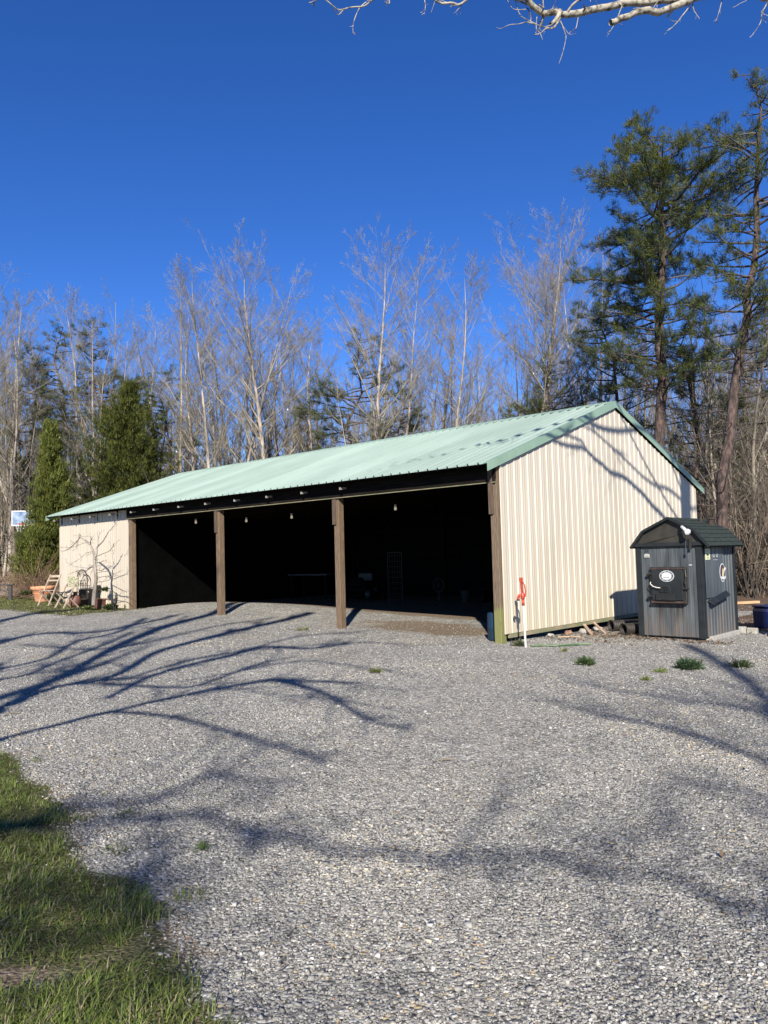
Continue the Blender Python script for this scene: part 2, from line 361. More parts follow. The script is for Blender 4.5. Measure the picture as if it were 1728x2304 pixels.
def gravel_nodes(N, L, tc):
    """returns colour socket and height socket of loose crushed stone"""
    v = N.new('ShaderNodeTexVoronoi'); v.inputs['Scale'].default_value = 52; L.new(tc, v.inputs[0])
    vb = N.new('ShaderNodeTexVoronoi'); vb.inputs['Scale'].default_value = 23; L.new(tc, vb.inputs[0])
    sp = N.new('ShaderNodeSeparateColor'); L.new(v.outputs['Color'], sp.inputs[0])
    cr = N.new('ShaderNodeValToRGB'); e = cr.color_ramp.elements
    e[0].position = 0; e[0].color = (.085, .086, .087, 1); e[1].position = 1; e[1].color = (.70, .695, .67, 1)
    for p, c in ((.22, (.18, .18, .18)), (.5, (.29, .288, .283)), (.8, (.40, .395, .385)), (.93, (.52, .515, .50))):
        q = e.new(p); q.color = (*c, 1)
    L.new(sp.outputs[0], cr.inputs[0])
    sp2 = N.new('ShaderNodeSeparateColor'); L.new(vb.outputs['Color'], sp2.inputs[0])
    cl = N.new('ShaderNodeMapRange'); cl.inputs[3].default_value = .78; cl.inputs[4].default_value = 1.2; L.new(sp2.outputs[1], cl.inputs[0])
    mxa = N.new('ShaderNodeVectorMath'); mxa.operation = 'SCALE'; L.new(cr.outputs[0], mxa.inputs[0]); L.new(cl.outputs[0], mxa.inputs['Scale'])
    # tan stones, in drifts
    nz = N.new('ShaderNodeTexNoise'); nz.inputs['Scale'].default_value = .55; nz.inputs['Detail'].default_value = 5; L.new(tc, nz.inputs[0])
    c2 = N.new('ShaderNodeMapRange'); c2.inputs[1].default_value = .52; c2.inputs[2].default_value = .72; c2.inputs[3].default_value = .985; c2.inputs[4].default_value = .80; L.new(nz.outputs[0], c2.inputs[0])
    gt = N.new('ShaderNodeMath'); gt.operation = 'GREATER_THAN'; L.new(sp.outputs[1], gt.inputs[0]); L.new(c2.outputs[0], gt.inputs[1])
    mt = N.new('ShaderNodeMix'); mt.data_type = 'RGBA'; L.new(gt.outputs[0], mt.inputs['Factor']); L.new(mxa.outputs[0], mt.inputs['A']); mt.inputs['B'].default_value = (.44, .36, .23, 1)
    # dust and wear tone
    n2 = N.new('ShaderNodeTexNoise'); n2.inputs['Scale'].default_value = .9; n2.inputs['Detail'].default_value = 6; n2.inputs['Roughness'].default_value = .65; L.new(tc, n2.inputs[0])
    c3 = N.new('ShaderNodeMapRange'); c3.inputs[1].default_value = .3; c3.inputs[2].default_value = .7; c3.inputs[3].default_value = .80; c3.inputs[4].default_value = 1.18; L.new(n2.outputs[0], c3.inputs[0])
    wm = N.new('ShaderNodeVectorMath'); wm.operation = 'MULTIPLY'; wm.inputs[1].default_value = (1.045, 1, .90)
    fin = N.new('ShaderNodeVectorMath'); fin.operation = 'SCALE'; L.new(mt.outputs['Result'], wm.inputs[0]); L.new(wm.outputs[0], fin.inputs[0]); L.new(c3.outputs[0], fin.inputs['Scale'])
    h = N.new('ShaderNodeMath'); h.operation = 'MULTIPLY_ADD'; L.new(v.outputs['Distance'], h.inputs[0]); h.inputs[1].default_value = -1.4; L.new(sp.outputs[2], h.inputs[2])
    return fin.outputs[0], h.outputs[0]
def ground_mat():
    m = bpy.data.materials.new('ground_surface'); m.use_nodes = True; N, L = nt(m); b = N['Principled BSDF']
    b.inputs['Roughness'].default_value = .9; b.inputs['Specular IOR Level'].default_value = .25
    tc = N.new('ShaderNodeTexCoord').outputs['Object']
    gc, gh = gravel_nodes(N, L, tc)
    a = N.new('ShaderNodeAttribute'); a.attribute_name = 'tint'; sp = N.new('ShaderNodeSeparateColor'); L.new(a.outputs['Color'], sp.inputs[0])
    nz = N.new('ShaderNodeTexNoise'); nz.inputs['Scale'].default_value = 7; nz.inputs['Detail'].default_value = 6; nz.inputs['Roughness'].default_value = .7; L.new(tc, nz.inputs[0])
    nf = N.new('ShaderNodeTexNoise'); nf.inputs['Scale'].default_value = 40; nf.inputs['Detail'].default_value = 4; L.new(tc, nf.inputs[0])
    def ramp(src, a, c1, b_, c2, mid=None):
        r = N.new('ShaderNodeValToRGB'); e = r.color_ramp.elements; e[0].position = a; e[1].position = b_; e[0].color = (*c1, 1); e[1].color = (*c2, 1)
        if mid: q = e.new((a + b_) / 2); q.color = (*mid, 1)
        L.new(src, r.inputs[0]); return r.outputs[0]
    soil = ramp(nf.outputs[0], .3, (.11, .08, .05), .7, (.33, .25, .17), (.20, .15, .10))
    turf = ramp(nf.outputs[0], .35, (.05, .05, .022), .68, (.19, .16, .08), (.10, .095, .04))
    leaf = ramp(nf.outputs[0], .35, (.06, .04, .028), .68, (.26, .17, .11), (.13, .085, .055))
    def mix(f, A, B):
        x = N.new('ShaderNodeMix'); x.data_type = 'RGBA'; L.new(f, x.inputs['Factor']); L.new(A, x.inputs['A']); L.new(B, x.inputs['B']); return x.outputs['Result']
    def edge(src):
        ad = N.new('ShaderNodeMath'); ad.operation = 'ADD'; L.new(src, ad.inputs[0]); s = N.new('ShaderNodeMath'); s.operation = 'SUBTRACT'; L.new(nz.outputs[0], s.inputs[0]); s.inputs[1].default_value = .5
        L.new(s.outputs[0], ad.inputs[1]); r = N.new('ShaderNodeMapRange'); r.inputs[1].default_value = .35; r.inputs[2].default_value = .6; L.new(ad.outputs[0], r.inputs[0]); return r.outputs[0]
    c = mix(edge(sp.outputs[2]), gc, soil); c = mix(edge(sp.outputs[0]), c, turf); c = mix(edge(sp.outputs[1]), c, leaf)
    ka = N.new('ShaderNodeVectorMath'); ka.operation = 'SCALE'; ka.inputs['Scale'].default_value = KA; L.new(c, ka.inputs[0]); L.new(ka.outputs[0], b.inputs['Base Color'])
    bp = N.new('ShaderNodeBump'); bp.inputs['Strength'].default_value = .75; bp.inputs['Distance'].default_value = .010; L.new(gh, bp.inputs['Height']); L.new(bp.outputs[0], b.inputs['Normal'])
    return m
gr = mesh_np('ground', np.array(V), Q, ground_mat(), col=np.array(C), smooth=True)
tag(gr, 'grey gravel yard running from the camera to the barn and woods', 'ground', kind='structure')

# loose stones lying on the near yard
rng = np.random.default_rng(7)
def stones():
    m = bpy.data.materials.new('crushed_stone'); m.use_nodes = True; attr_color(m); b = m.node_tree.nodes['Principled BSDF']; b.inputs['Roughness'].default_value = .8; b.inputs['Specular IOR Level'].default_value = .3
    pts = []
    for (y0, y1, dens) in ((1.9, 4, 5600), (4, 6, 4000), (6, 8.5, 1700), (8.5, 11.5, 700), (11.5, 14.5, 330), (14.5, 18, 150), (18, 23, 60)):
        w = .62 * y1 + 1.0; n = int(2 * w * (y1 - y0) * dens)
        x = rng.uniform(-w, w, n); y = rng.uniform(y0, y1, n); pts.append(np.stack([x, y], 1))
    P = np.concatenate(pts); P = P[np.abs(P[:, 0]) < .58 * P[:, 1] + .9]
    keep = []; Z = []
    for x, y in P:
        xl, yl = toBL(x, y)
        ok = not (yl > 2.0 and xl < 0)
        if ok and y < 9:
            e = grass_edge(y) - x; n = mnoise.noise(Vector((x * 1.3, y * 1.3, 0))) * .25
            ok = e + n < .02 or (e + n < .2 and rng.random() < .10)
        if ok and -6 < xl < 0 and -1 < yl < 2.2 and rng.random() < 0.6 * math.exp(-((xl + 2.7) / 2.3) ** 2 - ((yl - 1.2) / 1.2) ** 2): ok = False
        if ok and xl > 1.2 and xl < 2.45 and 2.72 < yl < 4.5: ok = False
        keep.append(ok); Z.append(gz(x, y) if ok else 0)
    keep = np.array(keep); P = P[keep]; Z = np.array(Z)[keep]; n = len(P)
    print('stones', n)
    base = np.array([(-1, -1, -1), (1, -1, -1), (1, 1, -1), (-1, 1, -1), (-1, -1, 1), (1, -1, 1), (1, 1, 1), (-1, 1, 1)], float)
    S = base[None] * (1 + rng.uniform(-.75, .25, (n, 8, 3)))
    sz = rng.lognormal(0, .34, (n, 1)) * .0047 * (1 + np.clip(P[:, 1:2] - 5, 0, 9) * .06)
    sz = np.clip(sz, .0028, .0150)
    S = S * (sz * rng.uniform(.6, 1.25, (n, 3)))[:, None, :] * np.array([1.25, 1, .6])
    th = rng.uniform(0, 2 * np.pi, n); ph = rng.normal(0, .36, n); c, s = np.cos(th), np.sin(th); c2, s2 = np.cos(ph), np.sin(ph)
    X = S[..., 0]; Y = S[..., 1] * c2[:, None] - S[..., 2] * s2[:, None]; Zz = S[..., 1] * s2[:, None] + S[..., 2] * c2[:, None]
    Vx = np.stack([X * c[:, None] - Y * s[:, None] + P[:, 0:1], X * s[:, None] + Y * c[:, None] + P[:, 1:2], Zz + Z[:, None] + sz * .35], -1).reshape(-1, 3)
    q = np.array([(0, 3, 2, 1), (4, 5, 6, 7), (0, 1, 5, 4), (1, 2, 6, 5), (2, 3, 7, 6), (3, 0, 4, 7)])
    Qx = (q[None] + (np.arange(n) * 8)[:, None, None]).reshape(-1, 4)
    g = np.interp(rng.random(n), [0, .2, .5, .8, .94, 1], [.17, .225, .28, .345, .43, .56])
    big = np.array([mnoise.noise(Vector((p[0] * .6, p[1] * .6, 1))) for p in P]); g = g * (1 + .22 * big)
    colr = np.stack([g * 1.045, g, g * .90], 1)
    tan = rng.random(n) < (.02 + 1.1 * np.clip(big - .2, 0, 1)); colr[tan] = np.array([.48, .42, .31]) * rng.uniform(.7, 1.2, (tan.sum(), 1))
    rus = rng.random(n) < .0012; colr[rus] = np.array([.36, .22, .15])
    o = mesh_np('gravel', Vx, Qx, m, col=np.repeat(colr, 8, 0))
    tag(o, 'loose grey crushed stone covering the yard', 'gravel', kind='stuff')
stones()

# ================================================================ POLE BARN (local: x right along the front, y inwards)
LB, WB = 17.4, 9.14
HW = 3.17; RIDGE = 4.866; SL = .345; OE = .42; OG = .03
def rz_top(y): return RIDGE - SL * abs(y - WB / 2)
barn = empty('pole_barn', (CX, CY, 0), RZ, 'long open-front pole barn with mint green metal roof and cream ribbed siding', 'barn')

def panel(a0, a1, top, bot, place, rib=.2286, h=.015, nsub=1, phase=0.0):
    """ribbed sheet running along a; top(a), bot(a) give its ends; place(a, z, out) -> xyz"""
    prof = []; k0 = int(math.floor((a0 - phase) / rib)) - 1
    for k in range(k0, int((a1 - phase) / rib) + 2):
        o = phase + k * rib
        for da, d in ((0, 0), (.012, h), (.034, h), (.046, 0), (.098, 0), (.103, .003), (.117, .003), (.122, 0), (.164, 0), (.169, .003), (.183, .003), (.188, 0)):
            a = o + da
            if a0 < a < a1: prof.append((a, d))
    prof = [(a0, 0)] + prof + [(a1, 0)]
    V = []; n = len(prof); rows = nsub + 1
    for r in range(rows):
        for a, d in prof:
            z = bot(a) + (top(a) - bot(a)) * r / nsub; V.append(place(a, z, d))
    Fc = [(r * n + i, r * n + i + 1, (r + 1) * n + i + 1, (r + 1) * n + i) for r in range(nsub) for i in range(n - 1)]
    mb = MB(); mb.add(V, Fc); return mb
# gable wall, right end
gt = lambda y: rz_top(y) - .14
panel(0.0, WB, gt, lambda y: .165, lambda a, z, d: (d, a, z)).build('gable_wall', m_side_y, barn)
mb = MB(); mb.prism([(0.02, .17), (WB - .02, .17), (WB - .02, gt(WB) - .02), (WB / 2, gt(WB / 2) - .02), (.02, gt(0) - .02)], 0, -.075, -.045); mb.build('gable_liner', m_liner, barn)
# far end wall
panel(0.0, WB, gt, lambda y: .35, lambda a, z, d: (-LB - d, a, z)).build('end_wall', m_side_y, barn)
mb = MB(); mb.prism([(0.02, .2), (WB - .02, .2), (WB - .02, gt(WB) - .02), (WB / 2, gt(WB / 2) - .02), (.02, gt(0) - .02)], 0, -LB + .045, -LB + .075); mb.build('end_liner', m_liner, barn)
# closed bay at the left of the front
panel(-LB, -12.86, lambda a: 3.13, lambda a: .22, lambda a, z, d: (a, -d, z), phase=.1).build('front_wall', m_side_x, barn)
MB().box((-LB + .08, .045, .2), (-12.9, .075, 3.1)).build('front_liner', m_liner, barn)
MB().box((-12.80, .12, .1), (-12.77, WB - .1, 3.0)).build('partition', m_shade_black, barn)  # sheet coloured near black so the unlit bay stays dark
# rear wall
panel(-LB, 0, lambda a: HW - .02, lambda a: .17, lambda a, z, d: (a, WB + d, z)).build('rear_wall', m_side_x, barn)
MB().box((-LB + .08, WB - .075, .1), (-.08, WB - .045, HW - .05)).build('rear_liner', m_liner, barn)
# skirt boards
MB().box((-.045, .165, .085), (-.005, WB, .185)).build('skirt_board', m_skirt, barn)
MB().box((-LB, .012, .2), (-12.86, .04, .34)).build('skirt_board', m_skirt, barn)
# corner trims
MB().box((-.004, .005, .165), (.024, .045, gt(0) + .02)).build('corner_trim', m_side_y, barn)
# roof
def slope(sgn):
    y0, y1 = (-OE, WB / 2) if sgn < 0 else (WB / 2, WB + OE)
    nrm = Vector((0, sgn * SL, 1)).normalized()
    mb = panel(-LB - OG, OG, lambda a: y1, lambda a: y0, lambda a, y, d: (a, y + nrm.y * d, rz_top(y) + nrm.z * d), nsub=8, phase=.06, h=.036)
    return mb
slope(-1).build('roof_panel', m_roof, barn); slope(1).build('roof_panel', m_roof, barn)
mb = MB()
for (y0, y1) in ((-OE + .03, WB / 2 - .02), (WB / 2 + .02, WB + OE - .03)):      # purlins and lined underside
    V = [(x, y, rz_top(y) - dz) for dz in (.012, .03) for x in (-LB - .05, .05) for y in (y0, y1)]
    mb.add(V, [(0, 1, 3, 2), (4, 6, 7, 5), (0, 4, 5, 1), (2, 3, 7, 6), (0, 2, 6, 4), (1, 5, 7, 3)])
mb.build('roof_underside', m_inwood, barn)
mb = MB()
V = []
for x in (-LB - OG - .03, OG + .03):
    for y, dz in ((WB / 2 - .2, .028), (WB / 2, .035), (WB / 2 + .2, .028)): V.append((x, y, rz_top(y) + dz))
    for y, dz in ((WB / 2 + .2, .018), (WB / 2, .02), (WB / 2 - .2, .018)): V.append((x, y, rz_top(y) + dz))
mb.add(V, [(0, 1, 7, 6), (1, 2, 8, 7), (2, 3, 9, 8), (3, 4, 10, 9), (4, 5, 11, 10), (5, 0, 6, 11), (0, 5, 4, 1), (1, 4, 3, 2), (6, 7, 10, 11), (7, 8, 9, 10)])
mb.build('ridge_cap', m_trim, barn)
def rake(xo, xi, sgn):
    mb = MB(); ya = -OE - .015 if sgn < 0 else WB + OE + .015
    for (A, B) in (((ya, WB / 2)),):
        za, zb = rz_top(A), rz_top(B)
        # face strip + top flange
        V = [(xo, A, za + .03), (xo, B, zb + .03), (xo, B, zb - .125), (xo, A, za - .125), (xi, A, za + .028), (xi, B, zb + .028), (xo - math.copysign(.012, xo - xi), B, zb - .125), (xo - math.copysign(.012, xo - xi), A, za - .125)]
        V += [(xo - math.copysign(.012, xo - xi), A, za + .015), (xo - math.copysign(.012, xo - xi), B, zb + .015), (xi, A, za + .015), (xi, B, zb + .015)]
        mb.add(V, [(0, 1, 2, 3), (0, 4, 5, 1), (3, 2, 6, 7), (7, 6, 9, 8), (8, 9, 11, 10), (4, 10, 11, 5), (0, 3, 7, 8), (0, 8, 10, 4), (1, 9, 6, 2), (1, 5, 11, 9)])
    return mb
for sg in (-1, 1):
    rake(OG + .035, OG - .06, sg).build('rake_trim', m_trim, barn)
    rake(-LB - OG - .035, -LB - OG + .06, sg).build('rake_trim', m_trim, barn)
# dark eave board under the roof edge, header, posts
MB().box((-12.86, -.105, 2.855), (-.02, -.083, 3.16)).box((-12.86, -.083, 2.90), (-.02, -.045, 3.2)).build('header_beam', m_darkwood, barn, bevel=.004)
MB().box((-12.86, -.118, 2.838), (-.02, -.08, 2.852)).build('lit_header_edge', m_skirt, barn)  # pale strip standing for the sunlit sliver along the header's lower edge
def post(xc, zb, top, lean=0, brace=True, name='post'):
    p = MB().box((xc - .075, -.075, zb - .4), (xc + .075, .08, top)).build(name, m_post2 if xc > -.3 else m_post, barn, bevel=.008)
    if brace: MB().box((xc - .082, -.118, 2.28), (xc + .005, -.078, top - .03)).build('post_block', m_postd, barn, bevel=.004)
def algae_post():
    m = M('post_with_green_algae', (.11, .075, .045), (.19, .135, .085), 9, (6, 6, .6), .8, bump=.4); N, L = nt(m); b = N['Principled BSDF']
    base = b.inputs['Base Color'].links[0].from_socket
    tc = N.new('ShaderNodeTexCoord'); sp = N.new('ShaderNodeSeparateXYZ'); L.new(tc.outputs['Object'], sp.inputs[0])
    nz = N.new('ShaderNodeTexNoise'); nz.inputs['Scale'].default_value = 4; L.new(tc.outputs['Object'], nz.inputs[0])
    ad = N.new('ShaderNodeMath'); ad.operation = 'MULTIPLY_ADD'; ad.inputs[1].default_value = -.95; L.new(nz.outputs[0], ad.inputs[0]); L.new(sp.outputs[2], ad.inputs[2])
    mr = N.new('ShaderNodeMapRange'); mr.inputs[1].default_value = .0; mr.inputs[2].default_value = .25; mr.inputs[3].default_value = .85; mr.inputs[4].default_value = 0; L.new(ad.outputs[0], mr.inputs[0])
    m2 = N.new('ShaderNodeMix'); m2.data_type = 'RGBA'; L.new(mr.outputs[0], m2.inputs['Factor']); L.new(base, m2.inputs['A']); m2.inputs['B'].default_value = (.15, .155, .045, 1)
    L.new(m2.outputs['Result'], b.inputs['Base Color']); return m
m_post2 = algae_post()
m_postd = M('older_dark_block', (.07, .045, .028), (.12, .08, .05), 9, (6, 6, .6), .8, bump=.4)
for xc, zb in ((-.09, 0), (-4.12, .1), (-8.42, .2), (-12.72, .23)):
    post(xc, zb, 2.85 if xc < -1 else 3.15, brace=xc > -12)
for xc in (-4.2, -8.4, -12.7):
    MB().box((xc - .07, WB - .24, -.3), (xc + .07, WB - .09, 3.1)).build('rear_post', m_inwood, barn)
for y in (3.0, 6.0): MB().box((-.25, y, -.3), (-.09, y + .14, 4.0)).build('gable_stud', m_inwood, barn)
mb = MB()
for z in (.8, 1.6, 2.4): mb.box((-LB + .1, WB - .13, z), (-.1, WB - .085, z + .09)); mb.box((-.13, .2, z), (-.085, WB - .2, z + .09))
mb.build('girt', m_inwood, barn)
# truss chords and their pale cut ends
tails = [-17.2 + 1.22 * k for k in range(15)]
for k, x in enumerate(tails[:-1]):
    mb = MB().bar((x, -.02, 2.96), (x, WB - .1, 2.96), .04, .14); ym = WB / 2
    mb.bar((x, -.02, 3.10), (x, ym, rz_top(ym) - .12), .04, .12).bar((x, ym, rz_top(ym) - .12), (x, WB - .1, 3.08), .04, .12)
    mb.bar((x, 2.3, 3.0), (x, 3.3, 4.2), .04, .09).bar((x, 3.3, 4.2), (x, ym, 3.0), .04, .09).bar((x, ym, 3.0), (x, 5.9, 4.2), .04, .09).bar((x, 5.9, 4.2), (x, 6.8, 3.0), .04, .09)
    mb.build('roof_truss', m_inwood, barn)
    if x > -17.3 and k < 12:
        MB().prism([(-OE + .14, 2.99), (-OE + .14, 3.04), (-.108, 3.05), (-.108, 3.01)], 0, x - .02, x + .02).build('truss_end', m_tail, barn)
def bulb(name, xl, yl, z, lb):
    t = empty(name, BL(xl, yl, z), RZ, lb, 'light bulb', 'bare bulbs under the barn trusses')
    MB().lathe([(.0, .075), (.03, .075), (.03, .03), (.022, .02)], 12).build('socket', m_white, t)
    MB().lathe([(.018, .03), (.024, .01), (.034, -.02), (.036, -.04), (.028, -.062), (.012, -.072), (0, -.073)], 14).build('bulb', m_glass, t, smooth=True)
bulb('ceiling_bulb', -13.1 + .6, 2.0, 2.80, 'lit ceiling bulb nearest the cream closed bay at far left')
bulb('ceiling_bulb', -11.3, 3.0, 2.80, 'lit ceiling bulb just right of the second post from the left')
bulb('ceiling_bulb', -9.18, 3.0, 2.80, 'lit ceiling bulb midway between the two middle posts')
bulb('ceiling_bulb', -5.18, 3.0, 2.80, 'lit ceiling bulb in the right bay nearest the gable wall')

# ---- things standing inside, hardly seen
def at_in(name, xl, yl, lb, cat, rz=0.0, dz=0.0, group=None):
    p = BL(xl, yl); return empty(name, (p.x, p.y, gz(p.x, p.y) + dz), RZ + rz, lb, cat, group)
t = at_in('wire_rack', -7.6, 5.6, 'white wire rack standing behind the second post from the right', 'rack')
mb = MB()
for x in (-.28, .28): mb.tube([(x, 0, 0), (x, 0, 1.5)], .012, 6)
mb.tube([(-.28, 0, 1.5), (.28, 0, 1.5)], .012, 6); mb.build('rack_frame', m_wire, t)
mb = MB()
for k in range(9): mb.tube([(-.28, 0, .12 + k * .16), (.28, 0, .12 + k * .16)], .006, 5)
for k in range(5): mb.tube([(-.2 + k * .1, 0, .05), (-.2 + k * .1, 0, 1.5)], .005, 5)
mb.build('wire_grid', m_wire, t)
t = at_in('floor_fan', -6.6, 6.4, 'pale round fan standing by the white wire rack inside the barn', 'fan')
MB().lathe([(0, 0), (.2, 0), (.2, .03), (.03, .05), (.02, .35), (0, .35)], 16).build('base', m_wire, t)
mb = MB(); mb.tube([(.2 * math.cos(a), 0, .52 + .2 * math.sin(a)) for a in np.linspace(0, 2 * math.pi, 25)], .012, 5, cap=False)
for k in range(12): mb.tube([(0, 0, .52), (.2 * math.cos(k * .52), -.03, .52 + .2 * math.sin(k * .52))], .004, 4)
mb.build('cage', m_wire, t)
t = at_in('bucket', -6.0, 6.9, 'white plastic bucket on the barn floor beside the fan', 'bucket')
MB().lathe([(0, 0), (.12, 0), (.15, .35), (.155, .36), (.14, .36), (.115, .02), (0, .02)], 18).build('pail', m_wire, t, smooth=True)
MB().tube([(.15 * math.cos(a), 0, .33 - .14 * math.sin(a)) for a in np.linspace(0, math.pi, 12)], .004, 5).build('handle', m_black, t)
t = at_in('low_bench', -4.6, 7.4, 'long low wooden bench against the dark rear wall', 'bench')
MB().box((-1.2, -.18, .40), (1.2, .18, .45)).build('seat', m_inwood, t)
for x in (-1.05, 1.05): MB().box((x - .04, -.16, 0), (x + .04, .16, .40)).build('leg', m_inwood, t)
m_tub = M('translucent_tub', (.04, .05, .07), (.06, .07, .09), 2, rough=.4)
for k, (x, y, z, lb) in enumerate(((-3.0, 7.9, 0, 'lower grey storage tub stacked at the right end of the bench'), (-3.0, 7.9, .36, 'upper grey storage tub stacked at the right end of the bench'))):
    t = at_in('storage_tub', x, y, lb, 'storage tub', dz=z, group='grey storage tubs in the barn')
    MB().lathe([(0, 0), (.24, 0), (.29, .3), (0, .3)], 4).build('tub', m_tub, t); MB().lathe([(0, .3), (.31, .3), (.31, .34), (0, .345)], 4).build('lid', m_liner, t)
t = at_in('framed_board', -4.3, 9.0, 'small framed board hung on the rear wall above the bench', 'board', dz=1.45)
MB().box((-.24, -.01, -.17), (.24, .0, .17)).build('board', m_liner, t)
mb = MB().box((-.26, -.03, .17), (.26, -.01, .19)).box((-.26, -.03, -.19), (.26, -.01, -.17)).box((-.26, -.03, -.17), (-.24, -.01, .17)).box((.24, -.03, -.17), (.26, -.01, .17)); mb.build('frame', m_tub, t)
t = at_in('work_table', -11.6, 6.0, 'dark work table deep in the left open bay', 'table', .2)
MB().box((-.8, -.4, .78), (.8, .4, .83)).build('tabletop', m_tub, t)
for x in (-.7, .7):
    for y in (-.33, .33): MB().box((x - .03, y - .03, 0), (x + .03, y + .03, .78)).build('leg', m_inwood, t)
t = at_in('mower', -9.6, 6.2, 'dark covered riding mower parked in the middle bay', 'mower', .5)
MB().box((-.3, -.55, .25), (.3, .1, .6)).blob((0, -.5, .55), (.3, .3, .18), 2).build('hood', m_liner, t, bevel=.03)
MB().box((-.25, .2, .45), (.25, .55, .55)).box((-.25, .5, .55), (.25, .6, .85)).build('seat', m_black, t, bevel=.03)
MB().box((-.5, -.2, .12), (.5, .4, .24)).build('deck', m_liner, t, bevel=.02)
for x, y, r in ((-.38, -.5, .18), (.38, -.5, .18), (-.4, .45, .25), (.4, .45, .25)):
    MB().tube([(x - .07, y, r), (x + .07, y, r)], r, 16).build('wheel', m_black, t)
t = at_in('barrel', -.36, .30, 'sky blue plastic drum just inside the mossy corner post', 'barrel')
t.scale = (.62, .62, .9)
MB().lathe([(0, 0), (.26, 0), (.28, .05), (.285, .25), (.295, .27), (.285, .29), (.285, .5), (.27, .56), (0, .57)], 22).build('drum', m_lightblue, t, smooth=True)
MB().lathe([(.0, .571), (.05, .571), (.05, .59), (0, .59)], 12, c=(.12, 0)).build('cap', m_black, t)

# ================================================================ OUTDOOR WOOD FURNACE
def gl(xl, yl, dz=0): p = BL(xl, yl); return (p.x, p.y, gz(p.x, p.y) + dz)
fo = BL(1.83, 2.75, -.03)
fur = empty('outdoor_wood_furnace', fo, RZ, 'dark grey steel outdoor wood furnace with gambrel shingle roof beside the gable wall', 'wood furnace')
def fpanel(a0, a1, z0, z1, place, rib, h, phase=0):
    prof = [(a0, 0)]
    k = math.floor((a0 - phase) / rib)
    while phase + k * rib < a1:
        o = phase + k * rib
        for da, d in h:
            if a0 < o + da < a1: prof.append((o + da, d))
        k += 1
    prof.append((a1, 0)); V = [place(a, z, d) for z in (z0, z1) for a, d in prof]; n = len(prof)
    mb = MB(); mb.add(V, [(i, i + 1, n + i + 1, n + i) for i in range(n - 1)]); return mb
# front: wide flat sheets with standing seams
fs = fpanel(-.52, .52, .0, 1.70, lambda a, z, d: (a, -d, z), .222, ((0, 0), (.001, -.012), (.008, -.012), (.009, 0), (.075, 0), (.08, .003), (.09, .003), (.095, 0), (.145, 0), (.15, .003), (.16, .003), (.165, 0)), .0)
fs.build('front_panel', m_furn, fur)
fr = fpanel(.08, 1.66, .0, 1.70, lambda a, z, d: (.6 + d, a, z), .15, ((0, 0), (.012, .018), (.035, .018), (.047, 0)), .04)
fr.build('side_panel', m_furn, fur)
fpanel(.08, 1.66, .0, 1.70, lambda a, z, d: (-.6 - d, a, z), .15, ((0, 0), (.012, .018), (.035, .018), (.047, 0)), .04).build('side_panel', m_furn, fur)
MB().box((-.59, .016, .02), (.59, 1.70, 1.72)).build('cabinet', m_ftrim, fur)
for x0, x1, y0, y1 in ((-.625, -.52, -.022, .06), (.52, .628, -.022, .085), (.55, .628, 1.64, 1.72), (-.625, -.55, 1.64, 1.72)):
    MB().box((x0, y0, -.02), (x1, y1, 1.71)).build('corner_trim', m_ftrim, fur, bevel=.004)
MB().box((-.60, .25, -.14), (.66, 1.78, .0)).build('concrete_pad', m_concrete, fur, bevel=.01)
# smooth service panel on the right side, upper front part, with its hooded flap
MB().box((.622, .12, .70), (.634, 1.02, 1.66)).build('service_panel', m_furn, fur, bevel=.003)
mb = MB(); mb.add([(.634, .16, .66), (.634, 1.12, .80), (.72, .22, .60), (.72, 1.08, .72), (.634, .16, .645), (.634, 1.12, .785), (.72, .22, .585), (.72, 1.08, .705)], [(0, 1, 3, 2), (4, 6, 7, 5), (0, 2, 6, 4), (2, 3, 7, 6), (1, 5, 7, 3), (0, 4, 5, 1)])
mb.build('hooded_flap', m_ftrim, fur)
# gambrel roof
RP = [(-.68, 1.655), (-.43, 1.965), (.07, 2.20), (.54, 1.955), (.80, 1.645)]
def off(poly, t):
    out = []
    for i in range(len(poly)):
        a = Vector(poly[max(i - 1, 0)]); b = Vector(poly[min(i + 1, len(poly) - 1)]); d = (b - a).normalized(); out.append((poly[i][0] + d.y * t, poly[i][1] - d.x * t))
    return out
inn = off(RP, .032)
mb = MB(); mb.prism(RP + inn[::-1], 1, -.10, 1.74); mb.build('roof', m_shingle, fur)
for (a, b) in ((0, 1), (1, 2), (2, 3), (3, 4)):          # overlapping shingle courses
    p, q = Vector(RP[a]), Vector(RP[b]); n = Vector((-(q - p).y, (q - p).x)).normalized()
    cnt = 4; mb = MB(); lowfirst = p.y < q.y
    if not lowfirst: p, q = q, p
    for k in range(cnt):
        s0 = p.lerp(q, k / cnt); s1 = p.lerp(q, min(1, (k + 1.08) / cnt)); o0, o1 = .016, .004
        P4 = [s0 + n * .002, s0 + n * o0, s1 + n * o1, s1 + n * .001]
        for c in range(9):
            y0 = -.10 + c * .2044; y1 = y0 + .200; V = [(v.x, yy, v.y) for yy in (y0, y1) for v in P4]
            mb.add(V, [(0, 1, 2, 3), (7, 6, 5, 4), (0, 4, 5, 1), (1, 5, 6, 2), (2, 6, 7, 3), (3, 7, 4, 0)])
    mb.build('shingles', m_shingle, fur)
mb = MB()
for a, b in zip(RP[:-1], RP[1:]):
    A, B = Vector((a[0], -.112, a[1] - .012)), Vector((b[0], -.112, b[1] - .012)); mb.bar(A, B, .02, .06, up=(0, -1, 0)) if False else mb.bar(A, B, .022, .045)
mb.build('fascia', m_ftrim, fur)
MB().prism([(-.62, 1.70), (inn[0][0] + .03, inn[0][1] + .02), inn[1], inn[2], inn[3], (inn[4][0] - .03, inn[4][1] + .02), (.64, 1.70)], 1, -.03, 0.0).build('gable_panel', m_gable, fur)
